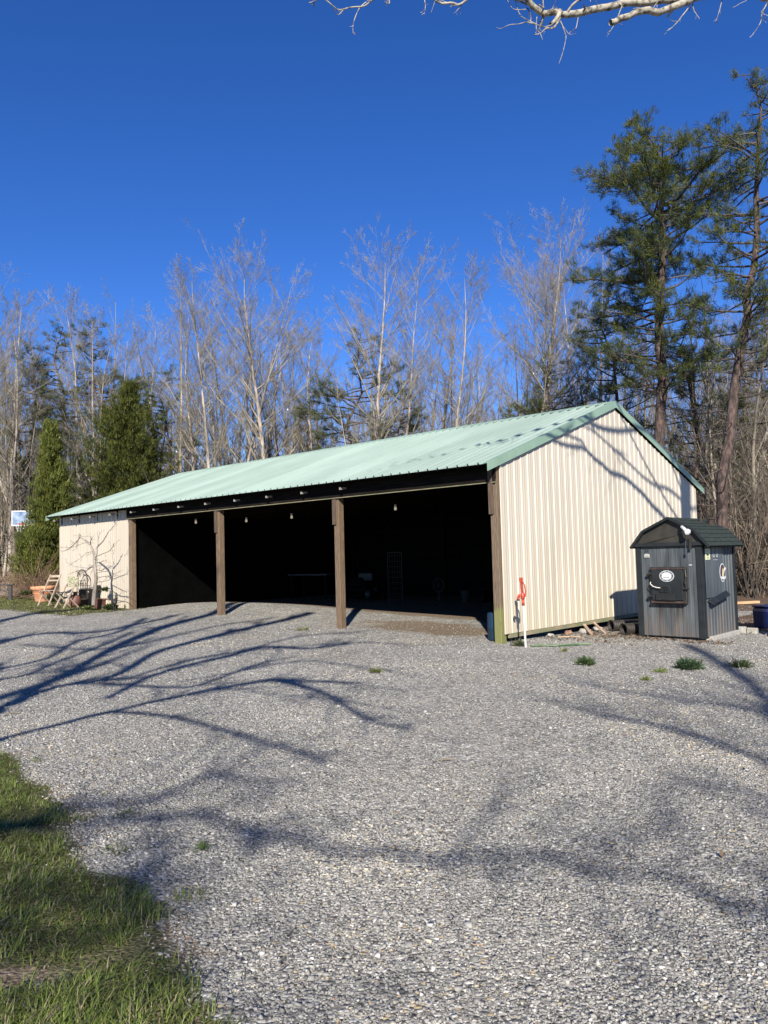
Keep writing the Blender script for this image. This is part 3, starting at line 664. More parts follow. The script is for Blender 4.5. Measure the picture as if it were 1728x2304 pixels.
MB().box((-.64, -.065, 1.665), (.68, -.023, 1.735)).build('front_band', m_ftrim, fur, bevel=.004)
# stub of the flue
MB().tube([(.35, 1.3, 1.95), (.35, 1.3, 2.17)], .06, 16).tube([(.35, 1.3, 2.17), (.35, 1.3, 2.20)], .08, 16).build('flue', m_rust, fur)
MB().tube([(.22, 1.12, 2.0), (.22, 1.12, 2.27)], .022, 8).build('vent_pipe', m_rust, fur)
# loading door
dr = MB().box((-.33, -.085, .60), (.35, -.02, 1.28)).build('door_frame', m_black, fur, bevel=.012)
door = MB().box((-.285, -.125, .665), (.295, -.086, 1.235)).build('door', m_ftrim, fur, bevel=.01)
MB().box((-.31, -.11, 1.236), (.33, -.086, 1.262)).build('upper_lip', m_rust, fur, bevel=.004); MB().box((-.31, -.13, .615), (.34, -.086, .655)).build('lower_lip', m_rust, fur, bevel=.004)
mb = MB(); mb.box((-.20, -.165, .665), (.16, -.126, .80)); mb.prism([(-.13, .80), (.09, .80), (.06, .955), (-.09, .955)], 1, -.155, -.126); gb = mb.build('blower_cover', m_ftrim, door, bevel=.006)
mb = MB()
for k in range(8):
    z = .685 + k * .033; w = .16 if z < .80 else .08
    for xx in ((-.1, -.02, .06) if w > .1 else (-.05, .03)): mb.box((xx - .035 - .02, -.172, z), (xx + .035 - .02, -.157 if z < .8 else -.150, z + .012))
mb.build('grille', m_black, gb)
MB().tube([(-.315, -.10, 1.0), (-.30, -.15, .97), (-.24, -.17, .925), (-.17, -.18, .905), (-.10, -.185, .90)], .009, 8).build('handle', m_galv, door)
for z in (1.16, .74): MB().tube([(-.345, -.09, z - .035), (-.345, -.09, z + .035)], .018, 10).box((-.345, -.10, z - .012), (-.25, -.126, z + .012)).box((-.40, -.085, z - .05), (-.36, -.03, z - .01)).build('hinge', m_black, door)
MB().tube([(.345, -.10, 1.22), (.365, -.12, 1.1), (.34, -.12, 1.0), (.365, -.11, .9)], .014, 8).tube([(.30, -.12, .885), (.40, -.12, .885)], .018, 8).build('latch', m_black, door)
# round maker's badge (lettering too small to read in the photograph)
def ring(r0, r1, rx, rzr, y, c, k=40):
    mb = MB(); V = []
    for r in (r0, r1):
        for j in range(k): a = 2 * math.pi * j / k; V.append((c[0] + r * rx * math.cos(a), y, c[1] + r * rzr * math.sin(a)))
    mb.add(V, [(j, (j + 1) % k, k + (j + 1) % k, k + j) for j in range(k)]); return mb
def disc(rx, rzr, y0, y1, c, k=40):
    mb = MB(); mb.prism([(c[0] + rx * math.cos(2 * math.pi * j / k), c[1] + rzr * math.sin(2 * math.pi * j / k)) for j in range(k)], 1, y0, y1); return mb
m_badgek = M('badge_black', (.015, .015, .015), rough=.4); m_badgew = M('badge_silver', (.62, .64, .66), (.75, .76, .78), 9, rough=.35)
bd = disc(.137, .103, -.129, -.1255, (.01, 1.115)).build('badge', m_badgew, door)
disc(.127, .094, -.1315, -.129, (.01, 1.115)).build('badge_ring', m_badgek, bd); disc(.092, .067, -.134, -.1315, (.01, 1.115)).build('badge_centre', m_badgew, bd)
mb = MB()
for j in range(26):
    a = 2 * math.pi * j / 26
    if abs(math.sin(a)) < .22: continue
    x, z = .01 + .110 * math.cos(a), 1.115 + .081 * math.sin(a); w = .0035 + .003 * ((j * 7) % 3)
    mb.box((x - w, -.1335, z - .005), (x + w, -.1315, z + .005))
mb.build('badge_lettering', m_badgew, bd)
mb = MB()
for j in range(7): x = -.045 + j * .0165; mb.box((x - .005, -.1355, 1.083), (x + .005, -.134, 1.098 + .003 * (j % 2)))
mb.box((-.03, -.1355, 1.125), (.05, -.134, 1.129)); mb.build('badge_mark', m_ftrim, bd)
# sticker remains, top left of the front; tiny tag at right; hanging hasp
mb = MB()
for k in range(4): mb.bar((-.44 + .0 * k, -.017, 1.655 - k * .028), (-.36, -.017, 1.640 - k * .028), .003, .008)
mb.build('torn_sticker', m_tub, fur)
mb = disc(.055, .035, -.0185, -.015, (-.40, 1.50)); mb.box((-.455, -.0185, 1.462), (-.345, -.015, 1.482)); mb.build('cap_sticker', M('faded_sticker', (.32, .32, .28), (.45, .45, .42), 30, rough=.6), fur)
MB().box((.385, -.018, 1.305), (.445, -.014, 1.318)).build('paint_tag', m_badgew, fur)
MB().tube([(.37, -.075, 1.78), (.37, -.078, 1.56)], .007, 6).box((.358, -.09, 1.50), (.385, -.07, 1.56)).build('thermometer', m_tub, fur)
MB().box((.43, -.085, 1.60), (.475, -.066, 1.82)).build('hasp_plate', m_black, fur)
# floodlight under the eave
fl = MB().tube([(.345, -.155, 2.01), (.40, -.19, 1.97)], .03, 16).build('floodlight', M('old_white_lamp', (.45, .45, .43), rough=.5), fur, smooth=False)
MB().tube([(.40, -.19, 1.97), (.43, -.22, 1.945), (.48, -.255, 1.915), (.492, -.263, 1.908)], [.03, .032, .054, .054], 20).build('lamp_head', m_white, fl)
MB().lathe([(0, .012), (.035, .009), (.056, 0)], 20).build('lens', m_badgew, fl).matrix_local = Matrix.Translation((.493, -.264, 1.907)) @ Vector((.105, -.08, -.068)).to_track_quat('Z', 'Y').to_matrix().to_4x4()
MB().box((.32, -.16, 2.0), (.37, -.10, 2.06)).build('bracket', m_black, fl)
# labels and emblem on the right side
def sidebox(y0, y1, z0, z1, x=.634, t=.004): return MB().box((x, y0, z0), (x + t, y1, z1))
yt = sidebox(.13, .36, 1.40, 1.60).build('notice_label', M('pale_yellow_label', (.66, .66, .38), (.74, .74, .48), 5, rough=.5), fur)
mb = MB(); mb.box((.638, .19, 1.475), (.6395, .30, 1.51))
for z in (1.565, 1.545, 1.44, 1.425): mb.box((.638, .20, z), (.6395, .29, z + .006))
mb.build('label_print', m_black, yt)
mb = MB()
for y in (.50, .68):
    mb.box((.634, y, 1.44), (.637, y + .022, 1.62)).box((.634, y + .03, 1.44), (.637, y + .085, 1.46)).box((.634, y + .07, 1.46), (.637, y + .085, 1.50)).box((.634, y + .03, 1.50), (.637, y + .085, 1.515)).box((.634, y + .04, 1.56), (.637, y + .075, 1.60))
mb.box((.634, .52, 1.385), (.6365, .74, 1.397)); mb.build('faded_lettering', M('faded_white_print', (.28, .30, .31), (.40, .42, .43), 40, rough=.7), fur)
def sd(cy, cz, ry, rz_, x, t, k=32): mb = MB(); mb.prism([(cy + ry * math.cos(2 * math.pi * j / k), cz + rz_ * math.sin(2 * math.pi * j / k)) for j in range(k)], 0, x, x + t); return mb
em = sd(.86, 1.12, .19, .235, .634, .003).build('oval_emblem', m_badgew, fur); em.scale = (1, .74, .74); em.location = (.634 * 0, .86 * .26 + .1, 1.12 * .26 + .02)
sd(.86, 1.12, .165, .21, .637, .002).build('emblem_ring', m_badgek, em)
sd(.86, 1.13, .12, .165, .639, .002).build('emblem_field', M('emblem_field', (.02, .015, .03), (.16, .04, .02), 20, rough=.5), em)
MB().prism([(.80, 1.02), (.83, 1.14), (.86, 1.24), (.885, 1.16), (.93, 1.22), (1.02, 1.26), (1.04, 1.22), (.96, 1.14), (.92, 1.05), (.90, .97), (.84, .97)], 0, .641, .643).build('emblem_flame', M('emblem_tan', (.55, .42, .25), (.70, .62, .45), 30, rough=.5), em)
mb = MB()
for j in range(8): y = .70 + j * .045; z = 1.00 - .02 * math.sin(j * .45) - .06 * (j > 3) * 0; mb.box((.643, y, z - .035), (.645, y + .03, z + .03))
mb.prism([(.98, 1.19), (1.07, 1.25), (1.09, 1.22), (1.0, 1.15)], 0, .641, .644); mb.build('emblem_lettering', m_badgew, em)

# ================================================================ YARD HYDRANT
t = empty('yard_hydrant', gl(.55, -.20), RZ, 'red handled frost-free yard hydrant on a pale pipe before the corner of the gable', 'hydrant')
MB().tube([(0, 0, -.1), (-.02, 0, .74)], .018, 12).build('standpipe', m_galv, t)
mb = MB().tube([(-.02, 0, .70), (-.021, 0, .80)], .026, 12).blob((-.024, 0, .86), (.04, .04, .075), 1, amp=.1)
mb.tube([(-.03, -.01, .88), (-.075, -.03, .87), (-.095, -.035, .82), (-.095, -.035, .80)], [.026, .024, .022, .024], 10).build('head', m_red, t, smooth=True)
mb = MB().bar((-.03, 0, .90), (-.045, 0, 1.10), .035, .03).bar((-.045, 0, 1.10), (-.05, 0, 1.17), .055, .04)
mb.tube([(-.02, -.02, 1.12), (.03, -.02, 1.05), (.05, -.02, .95), (.04, -.02, .86), (.01, -.02, .83)], .011, 8).build('lever', m_red, t)
MB().tube([(-.095, -.035, .80), (-.095, -.035, .78)], .028, 10).build('spout_ring', m_black, t)

# ================================================================ THINGS ALONG THE GABLE WALL
def pipe(x, y, L, lb):
    p = gl(x, y, .13); t = empty('drain_pipe', p, RZ, lb, 'drain pipe', 'black drain pipes under the gable wall')
    mb = MB(); k = 28; pr = []
    n = int(L / .03)
    P = [(i * .03 - L, 0, 0) for i in range(n)]; R = [.128 + (.008 if i % 2 else 0) for i in range(n)]
    P.append((.0, 0, 0)); R.append(.135); mb.tube([P[0]] + P[1:], R, 24, cap=False)
    o = mb.build('pipe_shell', m_pipe, t, smooth=False); md = o.modifiers.new('w', 'SOLIDIFY'); md.thickness = .012; md.offset = -1
    MB().tube([(-.03, 0, 0), (.004, 0, 0)], .143, 24, cap=False).build('collar', m_pipe, t).modifiers.new('w', 'SOLIDIFY').thickness = -.01
    return t
for a, lb in (((1404, 1424), 'black corrugated drain pipe lying nearer the furnace front'), ((1376, 1416), 'black corrugated drain pipe lying further left under the gable skirt')):
    g = onz(*a, z=-.02); p = pipe(.6, 2.5, 1.0, lb); p.location = (g.x, g.y + .02, gz(g.x, g.y) + .115); p.rotation_euler.z = RZ - (2.0 if a[0] > 1390 else 2.1); p.scale = (.8, .8, .8)
def chunk(x, y, r, mt, lb, cat, nm, seed, grp):
    o = MB().blob((0, 0, 0), r, seed, amp=.5, lv=2).build(nm, mt); o.location = gl(x, y, r[2] * .4); o.rotation_euler = (0, 0, seed * 1.3); tag(o, lb, cat, grp)
for k, (x, y, r, lb) in enumerate(((-.05, 1.6, (.09, .06, .04), 'pale stone lying under the gable skirt nearest the hydrant'), (.0, 2.2, (.12, .07, .06), 'brown stone wedged under the middle of the gable skirt'), (.12, 2.62, (.14, .09, .07), 'largest tan stone under the skirt beside the leaning slats'), (.05, 3.3, (.13, .08, .06), 'stone in the gap under the skirt just left of the drain pipes'))):
    chunk(x, y, r, m_concrete if k != 1 else m_brick, lb, 'stone', 'stone', k + 2, 'stones under the gable skirt')
def slat(a, b, lb, w=.06):
    A = Vector(gl(a[0], a[1], a[2])); B = Vector(gl(b[0], b[1], b[2])); c = A; o = MB().bar((0, 0, 0), B - A, w, .02).build('wood_slat', m_teak2); o.location = A; tag(o, lb, 'wood slat', 'broken slats by the gable skirt')
m_teak2 = M('split_lumber', (.30, .20, .13), (.45, .33, .22), 8, (1, 1, 1), .85)
slat((.06, 2.72, .17), (.42, 2.36, .01), 'pale broken slat leaning out from the skirt, left one'); slat((.10, 3.05, .19), (.5, 2.75, .01), 'shorter brown slat leaning from the skirt, right one', .05)
slat((.15, 1.55, .01), (.5, 1.75, .02), 'thin stick lying flat on the gravel near the hydrant', .02)
o = MB().box((-.2, -.1, 0), (.2, .1, .16)).build('concrete_block', m_concrete, bevel=.015); o.location = gl(2.3, 4.75, -.05); o.rotation_euler.z = RZ + .2; tag(o, 'pale concrete block at the rear corner of the furnace', 'block')
o = MB().box((-.1, -.06, 0), (.1, .06, .13)).build('concrete_block', m_concrete, bevel=.015); o.location = gl(2.62, 4.75, -.03); o.rotation_euler.z = RZ - .1; tag(o, 'small upright concrete block just right of the furnace corner', 'block')
# green hose end lying at the hydrant
o = MB().tube([(0, 0, .015), (.2, .05, .02), (.45, .04, .015), (.8, .2, .015), (1.0, .2, .02)], .014, 8).build('garden_hose', M('green_hose', (.05, .12, .03), rough=.5)); o.location = gl(.6, -.12); o.rotation_euler.z = RZ + .6; tag(o, 'short green garden hose lying on the gravel beside the hydrant', 'hose')
# blue drum lying at the right edge of the picture
rb = aty(1722, 1420, 16.2)
t = empty('plastic_bin', (rb.x + .16, rb.y, gz(rb.x, rb.y)), .4, 'dark blue plastic bin at the right edge before the woods', 'bin'); t.scale = (.75, .75, .75)
MB().prism([(-.42, 0), (.42, 0), (.45, .5), (.40, .58), (-.40, .58), (-.45, .5)], 1, -.28, .28).build('bin_body', m_blue, t, bevel=.03)
MB().box((-.46, -.3, .585), (.46, .3, .63)).build('lid', m_blue, t, bevel=.02)
rb2 = aty(1668, 1375, 22)
o = MB().box((-.6, -.07, 0), (.6, .07, .07)).build('timber', M('raw_timber', (.45, .26, .13), (.55, .36, .2), 5, (.4, 4, 4), .8)); o.location = (rb2.x, rb2.y, gz(rb2.x, rb2.y) + .02); o.rotation_euler.z = .3; tag(o, 'orange-brown timber lying on leaves behind the furnace', 'timber')

# ================================================================ LEFT FRONT CORNER: CHAIRS, POTS, TRELLIS
def front(px, py, t):                                   # photograph pixel -> world point on the plane y_local = t
    d = ray(px, py); n = Vector((cY, sY, 0)); o = BL(0, t); k = n.dot(o - Vector((0, 0, CAMZ))) / n.dot(d); return d * k + Vector((0, 0, CAMZ))
def c7(x, y): return 60 + x / 6.9125, 1180 + y / 6.9125
def put(name, px, py, t, lb, cat, rz=0.0, group=None):
    p = front(px, py, t); return empty(name, (p.x, p.y, gz(p.x, p.y)), RZ + rz, lb, cat, group)
def folding_chair(px, py, t, lb, rz, tiled=False):
    c = put('folding_chair', px, py, t, lb, 'chair', rz, 'folding garden chairs by the cream wall')
    for x in (-.21, .21):
        MB().bar((x, -.26, 0), (x, .24, .95 if not tiled else .88), .026, .04).build('back_leg', m_teak, c, bevel=.003)
        MB().bar((x * .9, .26, 0), (x * .9, -.22, .46), .026, .04).build('front_leg', m_teak, c, bevel=.003)
    mb = MB()
    for k in range(6): y = -.22 + k * .075; mb.box((-.2, y, .452), (.2, y + .055, .47))
    mb.build('seat', m_teak if not tiled else m_black, c, bevel=.003)
    if tiled:
        MB().box((-.26, .17, .62), (.26, .205, .92)).build('tiled_backrest', m_moss, c, bevel=.006)
    else:
        MB().box((-.22, .205, .86), (.22, .23, .93)).box((-.22, .165, .74), (.22, .19, .79)).build('backrest', m_teak, c, bevel=.003)
    return c
folding_chair(112, 1363, -.9, 'weathered folding chair with two back slats before the terracotta pot', .35)
folding_chair(151, 1364, -.9, 'weathered folding chair with mossy tiled backrest beside the iron trellis', .15, True)
t = put('terracotta_pot', 97, 1352, -.3, 'very large terracotta pot behind the weathered folding chair', 'plant pot')
t.scale = (.68, .68, .80)
MB().lathe([(0, 0), (.34, 0), (.36, .03), (.50, .50), (.56, .52), (.57, .62), (.55, .64), (.52, .64), (.50, .60), (.48, .52), (0, .50)], 32).build('pot', m_terra, t, smooth=True)
MB().lathe([(.445, .33), (.462, .35), (.475, .37), (.47, .385)], 32).build('pot_band', m_terra, t)
# arched iron trellis
t = put('arched_trellis', 185, 1356, -.22, 'rusty arched iron trellis leaning on the cream wall', 'trellis')
def archz(x, w=.40, h0=.82, r=.36): return h0 + r * math.sqrt(max(0, 1 - (x / w) ** 2))
fr_ = [(-.34, 0, 0), (-.34, 0, .80)] + [(-.34 * math.cos(a), 0, .80 + .30 * math.sin(a)) for a in np.linspace(.15, math.pi - .15, 14)] + [(.34, 0, .80), (.34, 0, 0)]
MB().tube(fr_, .014, 8).tube([(x * .86, .01, z * .975) for x, y, z in fr_[1:-1]], .008, 6).build('arch_frame', m_rust, t)
mb = MB()
for k in range(5):
    x = -.22 + .11 * k; mb.tube([(x, 0, 0), (x, 0, .76)], .006, 5)
for z in (.2, .5, .76): mb.tube([(-.34, 0, z), (.34, 0, z)], .007, 5)
def curl(cx, cz, r, a0, sgn, turns=1.5):
    return [(cx + r * (1 - q / 14) * math.cos(a0 + sgn * q * turns * 2 * math.pi / 14), -.005, cz + r * (1 - q / 14) * math.sin(a0 + sgn * q * turns * 2 * math.pi / 14)) for q in range(13)]
for z in (.10, .34, .62, .90):
    for x in ((-.25, -.08, .08, .25) if z < .8 else (-.12, .12)):
        mb.tube(curl(x, z, .08, 0, 1), .005, 4); mb.tube(curl(x, z + .04, .06, math.pi, -1), .005, 4)
mb.tube(curl(0, 1.0, .07, 0, 1), .005, 4); mb.build('scrollwork', m_rust, t)
t.rotation_euler.x = 0.0
t = put('bench', 200, 1353, -.30, 'low dark bench with slatted back between the trellis and the little tree', 'bench', .1)
MB().box((-.3, .1, .46), (.3, .13, .54)).box((-.3, .1, .28), (.3, .13, .35)).build('back_slats', m_black, t)
MB().box((-.3, -.18, .22), (.3, .08, .25)).build('seat', m_rust, t)
for x in (-.27, .27): MB().box((x - .02, -.16, 0), (x + .02, .10, .52)).build('leg', m_black, t)
t = put('clay_jug', 169, 1358, -.65, 'round dark clay jug at the foot of the arched trellis', 'jug')
MB().lathe([(0, 0), (.10, 0), (.17, .10), (.18, .20), (.14, .31), (.06, .38), (.05, .43), (.07, .45), (0, .44)], 20).build('jug', m_brownpot, t, smooth=True)
t = put('planter_box', 225, 1363, -.55, 'square brown planter at the foot of the little bare tree', 'planter')
MB().prism([(-.10, 0), (.10, 0), (.14, .28), (-.14, .28)], 1, -.12, .12).build('planter', m_brownpot, t, bevel=.01)
MB().box((-.155, -.135, .27), (.155, .135, .31)).build('rim', m_brownpot, t)
t = put('wall_lantern', 222, 1326, -.07, 'dark little lantern hanging low on the cream wall behind the tree', 'lantern')
t.location.z = front(222, 1326, -.07).z
MB().box((-.05, -.04, -.09), (.05, .04, .07)).build('lantern_body', m_black, t, bevel=.004); MB().prism([(-.07, .07), (.07, .07), (0, .13)], 1, -.05, .05).build('lantern_roof', m_black, t)
# rooster figure
t = put('rooster_figure', 257, 1359, -.5, 'black metal rooster figure standing on the grass before the cream wall', 'rooster ornament', .2)
mb = MB().blob((0, 0, .24), (.10, .07, .09), 3, amp=.08).tube([(.05, 0, .27), (.09, 0, .36), (.09, 0, .42)], [.06, .04, .032], 10).blob((.09, 0, .44), (.04, .03, .035), 1, amp=.05, lv=1)
mb.tube([(-.06, 0, .27), (-.12, 0, .36), (-.17, 0, .36), (-.19, 0, .28)], [.05, .04, .028, .01], 8).prism([(.12, .44), (.155, .43), (.12, .425)], 1, -.008, .008)
mb.prism([(.06, .47), (.07, .51), (.085, .48), (.10, .51), (.11, .475), (.125, .49), (.12, .455), (.07, .455)], 1, -.006, .006).build('rooster', m_black, t)
MB().tube([(.02, -.03, 0), (.01, -.03, .18)], .008, 6).tube([(.02, .03, 0), (.01, .03, .18)], .008, 6).box((-.05, -.06, -.01), (.08, .06, .005)).build('legs', m_black, t)
# little post at far left
p = aty(23, 1356, 27); t = empty('low_post_stand', (p.x, p.y, gz(p.x, p.y)), .2, 'short dark post with a flat top at the far left of the grass', 'post')
MB().box((-.06, -.06, -.1), (.06, .06, .52)).build('post', m_black, t, bevel=.006); MB().box((-.28, -.09, .52), (.12, .09, .56)).build('top_board', m_black, t, bevel=.004)

# basketball hoop
Yh = 33.5; p = aty(54, 1166, Yh); zt = p.z
t = empty('basketball_hoop', (p.x, p.y, gz(p.x, p.y)), .15, 'basketball hoop with clear backboard against the dark cedars at far left', 'basketball hoop')
zb = zt - t.location.z
MB().tube([(0, .9, -.2), (0, .9, zb - .5), (0, .02, zb - .1)], .05, 10).build('pole', m_black, t)
bw = .47
MB().box((-bw, -.015, zb - .29), (bw, .015, zb + .29)).build('backboard', m_backboard, t)
MB().box((-bw - .03, -.03, zb - .33), (bw + .03, -.016, zb - .285)).box((-bw - .03, -.03, zb + .29), (bw + .03, -.016, zb + .33)).box((-bw - .03, -.03, zb - .285), (-bw, -.016, zb + .29)).box((bw, -.03, zb - .285), (bw + .03, -.016, zb + .29)).build('backboard_frame', m_white, t)
m_hoop = M('hoop_red', (.45, .06, .03), rough=.5)
MB().tube([(.23 * math.cos(a), -.38 + .23 * math.sin(a), zb - .27) for a in np.linspace(0, 2 * math.pi, 25)], .014, 6, cap=False).box((-.10, -.16, zb - .31), (.10, -.03, zb - .22)).build('rim', m_hoop, t)
mb = MB()
for k in range(10):
    a = k * .628; mb.tube([(.23 * math.cos(a), -.38 + .23 * math.sin(a), zb - .27), (.15 * math.cos(a + .3), -.38 + .15 * math.sin(a + .3), zb - .62)], .006, 4)
mb.build('net', m_white, t)

# ================================================================ TREES
def vrot(v, ax, a): return Matrix.Rotation(a, 3, ax) @ v
def grow(tb, rnd, p, d, L, r, k, n=4, wob=.12, up=.15, r_end=.45):
    """one wobbling branch; returns its points and radii"""
    P = [Vector(p)]; R = [r]; d = Vector(d).normalized()
    for i in range(1, n):
        d = (d + Vector((rnd.gauss(0, wob), rnd.gauss(0, wob), rnd.gauss(0, wob) + up))).normalized()
        P.append(P[-1] + d * L / (n - 1)); R.append(r * (1 - (1 - r_end) * i / (n - 1)))
    tb.add(P, R, k); return P, R
def along(P, t):
    f = t * (len(P) - 1); i = min(int(f), len(P) - 2); return P[i].lerp(P[i + 1], f - i), (P[i + 1] - P[i]).normalized()
def side_dir(rnd, d, ang):
    ax = d.orthogonal().normalized(); ax = vrot(ax, d, rnd.uniform(0, 2 * math.pi)); return vrot(d, ax, ang)
def sprout(tb, rnd, P, R, L, level, cnt, ang=.75, up=.12, keep=None, k=3, rmin=.0035):
    k = 3
    """side shoots along a branch, level by level"""
    for c in range(cnt[0]):
        t = rnd.uniform(.18, 1.0); q, d = along(P, t)
        l = L * rnd.uniform(.45, 1.0) * (1.1 - .45 * t); dd = side_dir(rnd, d, rnd.gauss(ang, .18))
        rr = max(rmin, (R[0] * (1 - t) + R[-1] * t) * .5)
        tip = q + dd * l
        if keep and not keep(q, tip): continue
        p2, r2 = grow(tb, rnd, q, dd, l, rr, 3 if rr < .012 else 4, 4 if level else 3, .10, up, .4)
        if level > 0 and len(cnt) > 1: sprout(tb, rnd, p2, r2, l * .55, level - 1, cnt[1:], ang, up, keep, rmin=rmin)

m_bark = M('pale_tree_bark', (.16, .13, .11), (.46, .40, .34), 2.2, (3, 3, .8), .9, bump=.5, c3=(.30, .255, .21))
m_twig = M('grey_brown_twigs', (.15, .128, .095), (.34, .30, .225), 1.5, rough=.9, island=.3)
m_twigd = M('dark_thicket_twigs', (.085, .070, .050), (.29, .25, .185), .8, rough=.9, island=.45)
m_lichen = M('lichen_bark', (.08, .066, .05), (.40, .36, .28), 16, (1, 1, 1), .9, bump=.6, c3=(.26, .235, .18), lo=.36, hi=.58)
m_pinebark = M('reddish_pine_bark', (.028, .020, .017), (.135, .088, .07), 6, (2.2, 2.2, .7), .95, bump=.9, c3=(.07, .046, .037))
m_deadtwig = M('pine_dead_branches', (.05, .038, .03), (.13, .10, .085), 2, rough=.9, island=.3)
def leafmat(name, spec=.2, rough=.55):
    m = bpy.data.materials.new(name); m.use_nodes = True; attr_color(m); b = m.node_tree.nodes['Principled BSDF']; b.inputs['Roughness'].default_value = rough; b.inputs['Specular IOR Level'].default_value = spec
    N, L = nt(m); tr = N.new('ShaderNodeBsdfTranslucent'); mx = N.new('ShaderNodeMixShader'); mx.inputs[0].default_value = .3
    a = [x for x in N if x.type == 'ATTRIBUTE'][0]; L.new(a.outputs['Color'], tr.inputs[0]); o = N['Material Output']
    L.new(b.outputs[0], mx.inputs[1]); L.new(tr.outputs[0], mx.inputs[2]); L.new(mx.outputs[0], o.inputs[0]); return m
m_needle = leafmat('pine_needles'); m_cedar = leafmat('cedar_foliage'); m_grass = leafmat('grass_blades', .3, .5); m_leaf = leafmat('broad_leaves', .4, .4)

def bare_arrays(seed, H=16.0, r0=.16, spread=3.6, nprim=26, h0=.30, forks=0, lean=0.0, cnt=(11, 8, 4), rise=.9):
    nprim = int(nprim * 1.45)
    rnd = random.Random(seed); tr = Tubes(); cr = Tubes()
    def stem(p, d, L, r, hfrom, npri, n=10):
        P = [Vector(p)]; R = [r]; d = Vector(d).normalized()
        for i in range(1, n):
            d = (d + Vector((rnd.gauss(0, .045), rnd.gauss(0, .045), .03))).normalized(); P.append(P[-1] + d * L / (n - 1)); R.append(r * (1 - .93 * (i / (n - 1)) ** .85))
        tr.add(P, R, 8)
        for c in range(npri):
            t = hfrom + (1 - hfrom) * (c + rnd.random()) / npri; q, dd = along(P, min(t, .99)); a = rnd.uniform(0, 2 * math.pi)
            el = rnd.uniform(.35, .8) + .35 * t; b = Vector((math.cos(a) * math.cos(el), math.sin(a) * math.cos(el), math.sin(el)))
            l = spread * rnd.uniform(.6, 1.1) * float(np.interp(t, [.3, .55, .8, .92, 1], [.85, 1.05, .85, .6, .3])) * (L / H) ** .5 + .2
            rr = max(.008, (r * (1 - .93 * t ** .85)) * .42)
            p2, r2 = grow(cr, rnd, q, b, l, rr, 5, 6, .085, .10 * rise, .25)
            sprout(cr, rnd, p2, r2, l * .36 + .15, 2, cnt, .52, .07, rmin=.0032)
        return P
    P = stem((0, 0, -.3), (lean, 0, 1), H, r0, h0, nprim)
    for f in range(forks):
        t = rnd.uniform(.12, .4); q, dd = along(P, t); a = rnd.uniform(0, 6.28)
        stem(q, (math.cos(a) * .32, math.sin(a) * .32, 1), H * (.95 - t), r0 * .62, .25, int(nprim * .6))
    return tr, cr
PROTO = {}
def bare_proto(key, **kw):
    tr, cr = bare_arrays(**kw); V, Q = tr.arrays(); a = mesh_np('_', V, Q, m_bark, smooth=True); V, Q = cr.arrays(); b = mesh_np('_', V, Q, m_twig)
    a.name = 'trunk'; b.name = 'branches'; PROTO[key] = (a, b, kw.get('H', 16.0))
def place_bare(key, bx, top, Y, lb, rz=0.0, tx=None, group='tall bare trees behind the barn', thick=1.0, wide=1.0):
    base = aty(bx, 1240, Y); x = base.x; z0 = gz(x, Y); topz = aty(top[0], top[1], Y); H = (topz.z - z0) * .955
    a, b, H0 = PROTO[key]; s = H / H0
    o = empty('bare_tree', (x, Y, z0), 0, lb, 'tree', group)
    lean = (topz.x - x)
    o.scale = (s * wide, s * wide, s)
    for nm, me in (('trunk', a), ('branches', b)):
        c = bpy.data.objects.new(nm, me); COL.objects.link(c); c.parent = o
        if nm == 'trunk' and thick != 1: pass
    # lean towards the place of the top
    o.rotation_mode = 'QUATERNION'
    q = Vector((0, 0, 1)).rotation_difference(Vector((lean, 0, H)).normalized()); o.rotation_quaternion = q @ Matrix.Rotation(rz, 3, 'Z').to_quaternion()
    return o
bare_proto('a', seed=3, H=17, r0=.20, spread=5.2, nprim=26, h0=.30)
bare_proto('b', seed=12, H=16, r0=.15, spread=4.0, nprim=24, h0=.36)
bare_proto('c', seed=21, H=16, r0=.16, spread=3.8, nprim=18, h0=.32, forks=2)
bare_proto('d', seed=33, H=14, r0=.11, spread=3.3, nprim=22, h0=.34, cnt=(8, 6, 4))
bare_proto('e', seed=45, H=17, r0=.19, spread=5.6, nprim=22, h0=.40, forks=1, rise=.5)
bare_proto('f', seed=57, H=13, r0=.10, spread=2.6, nprim=16, h0=.25, cnt=(7, 6, 4), lean=.05)
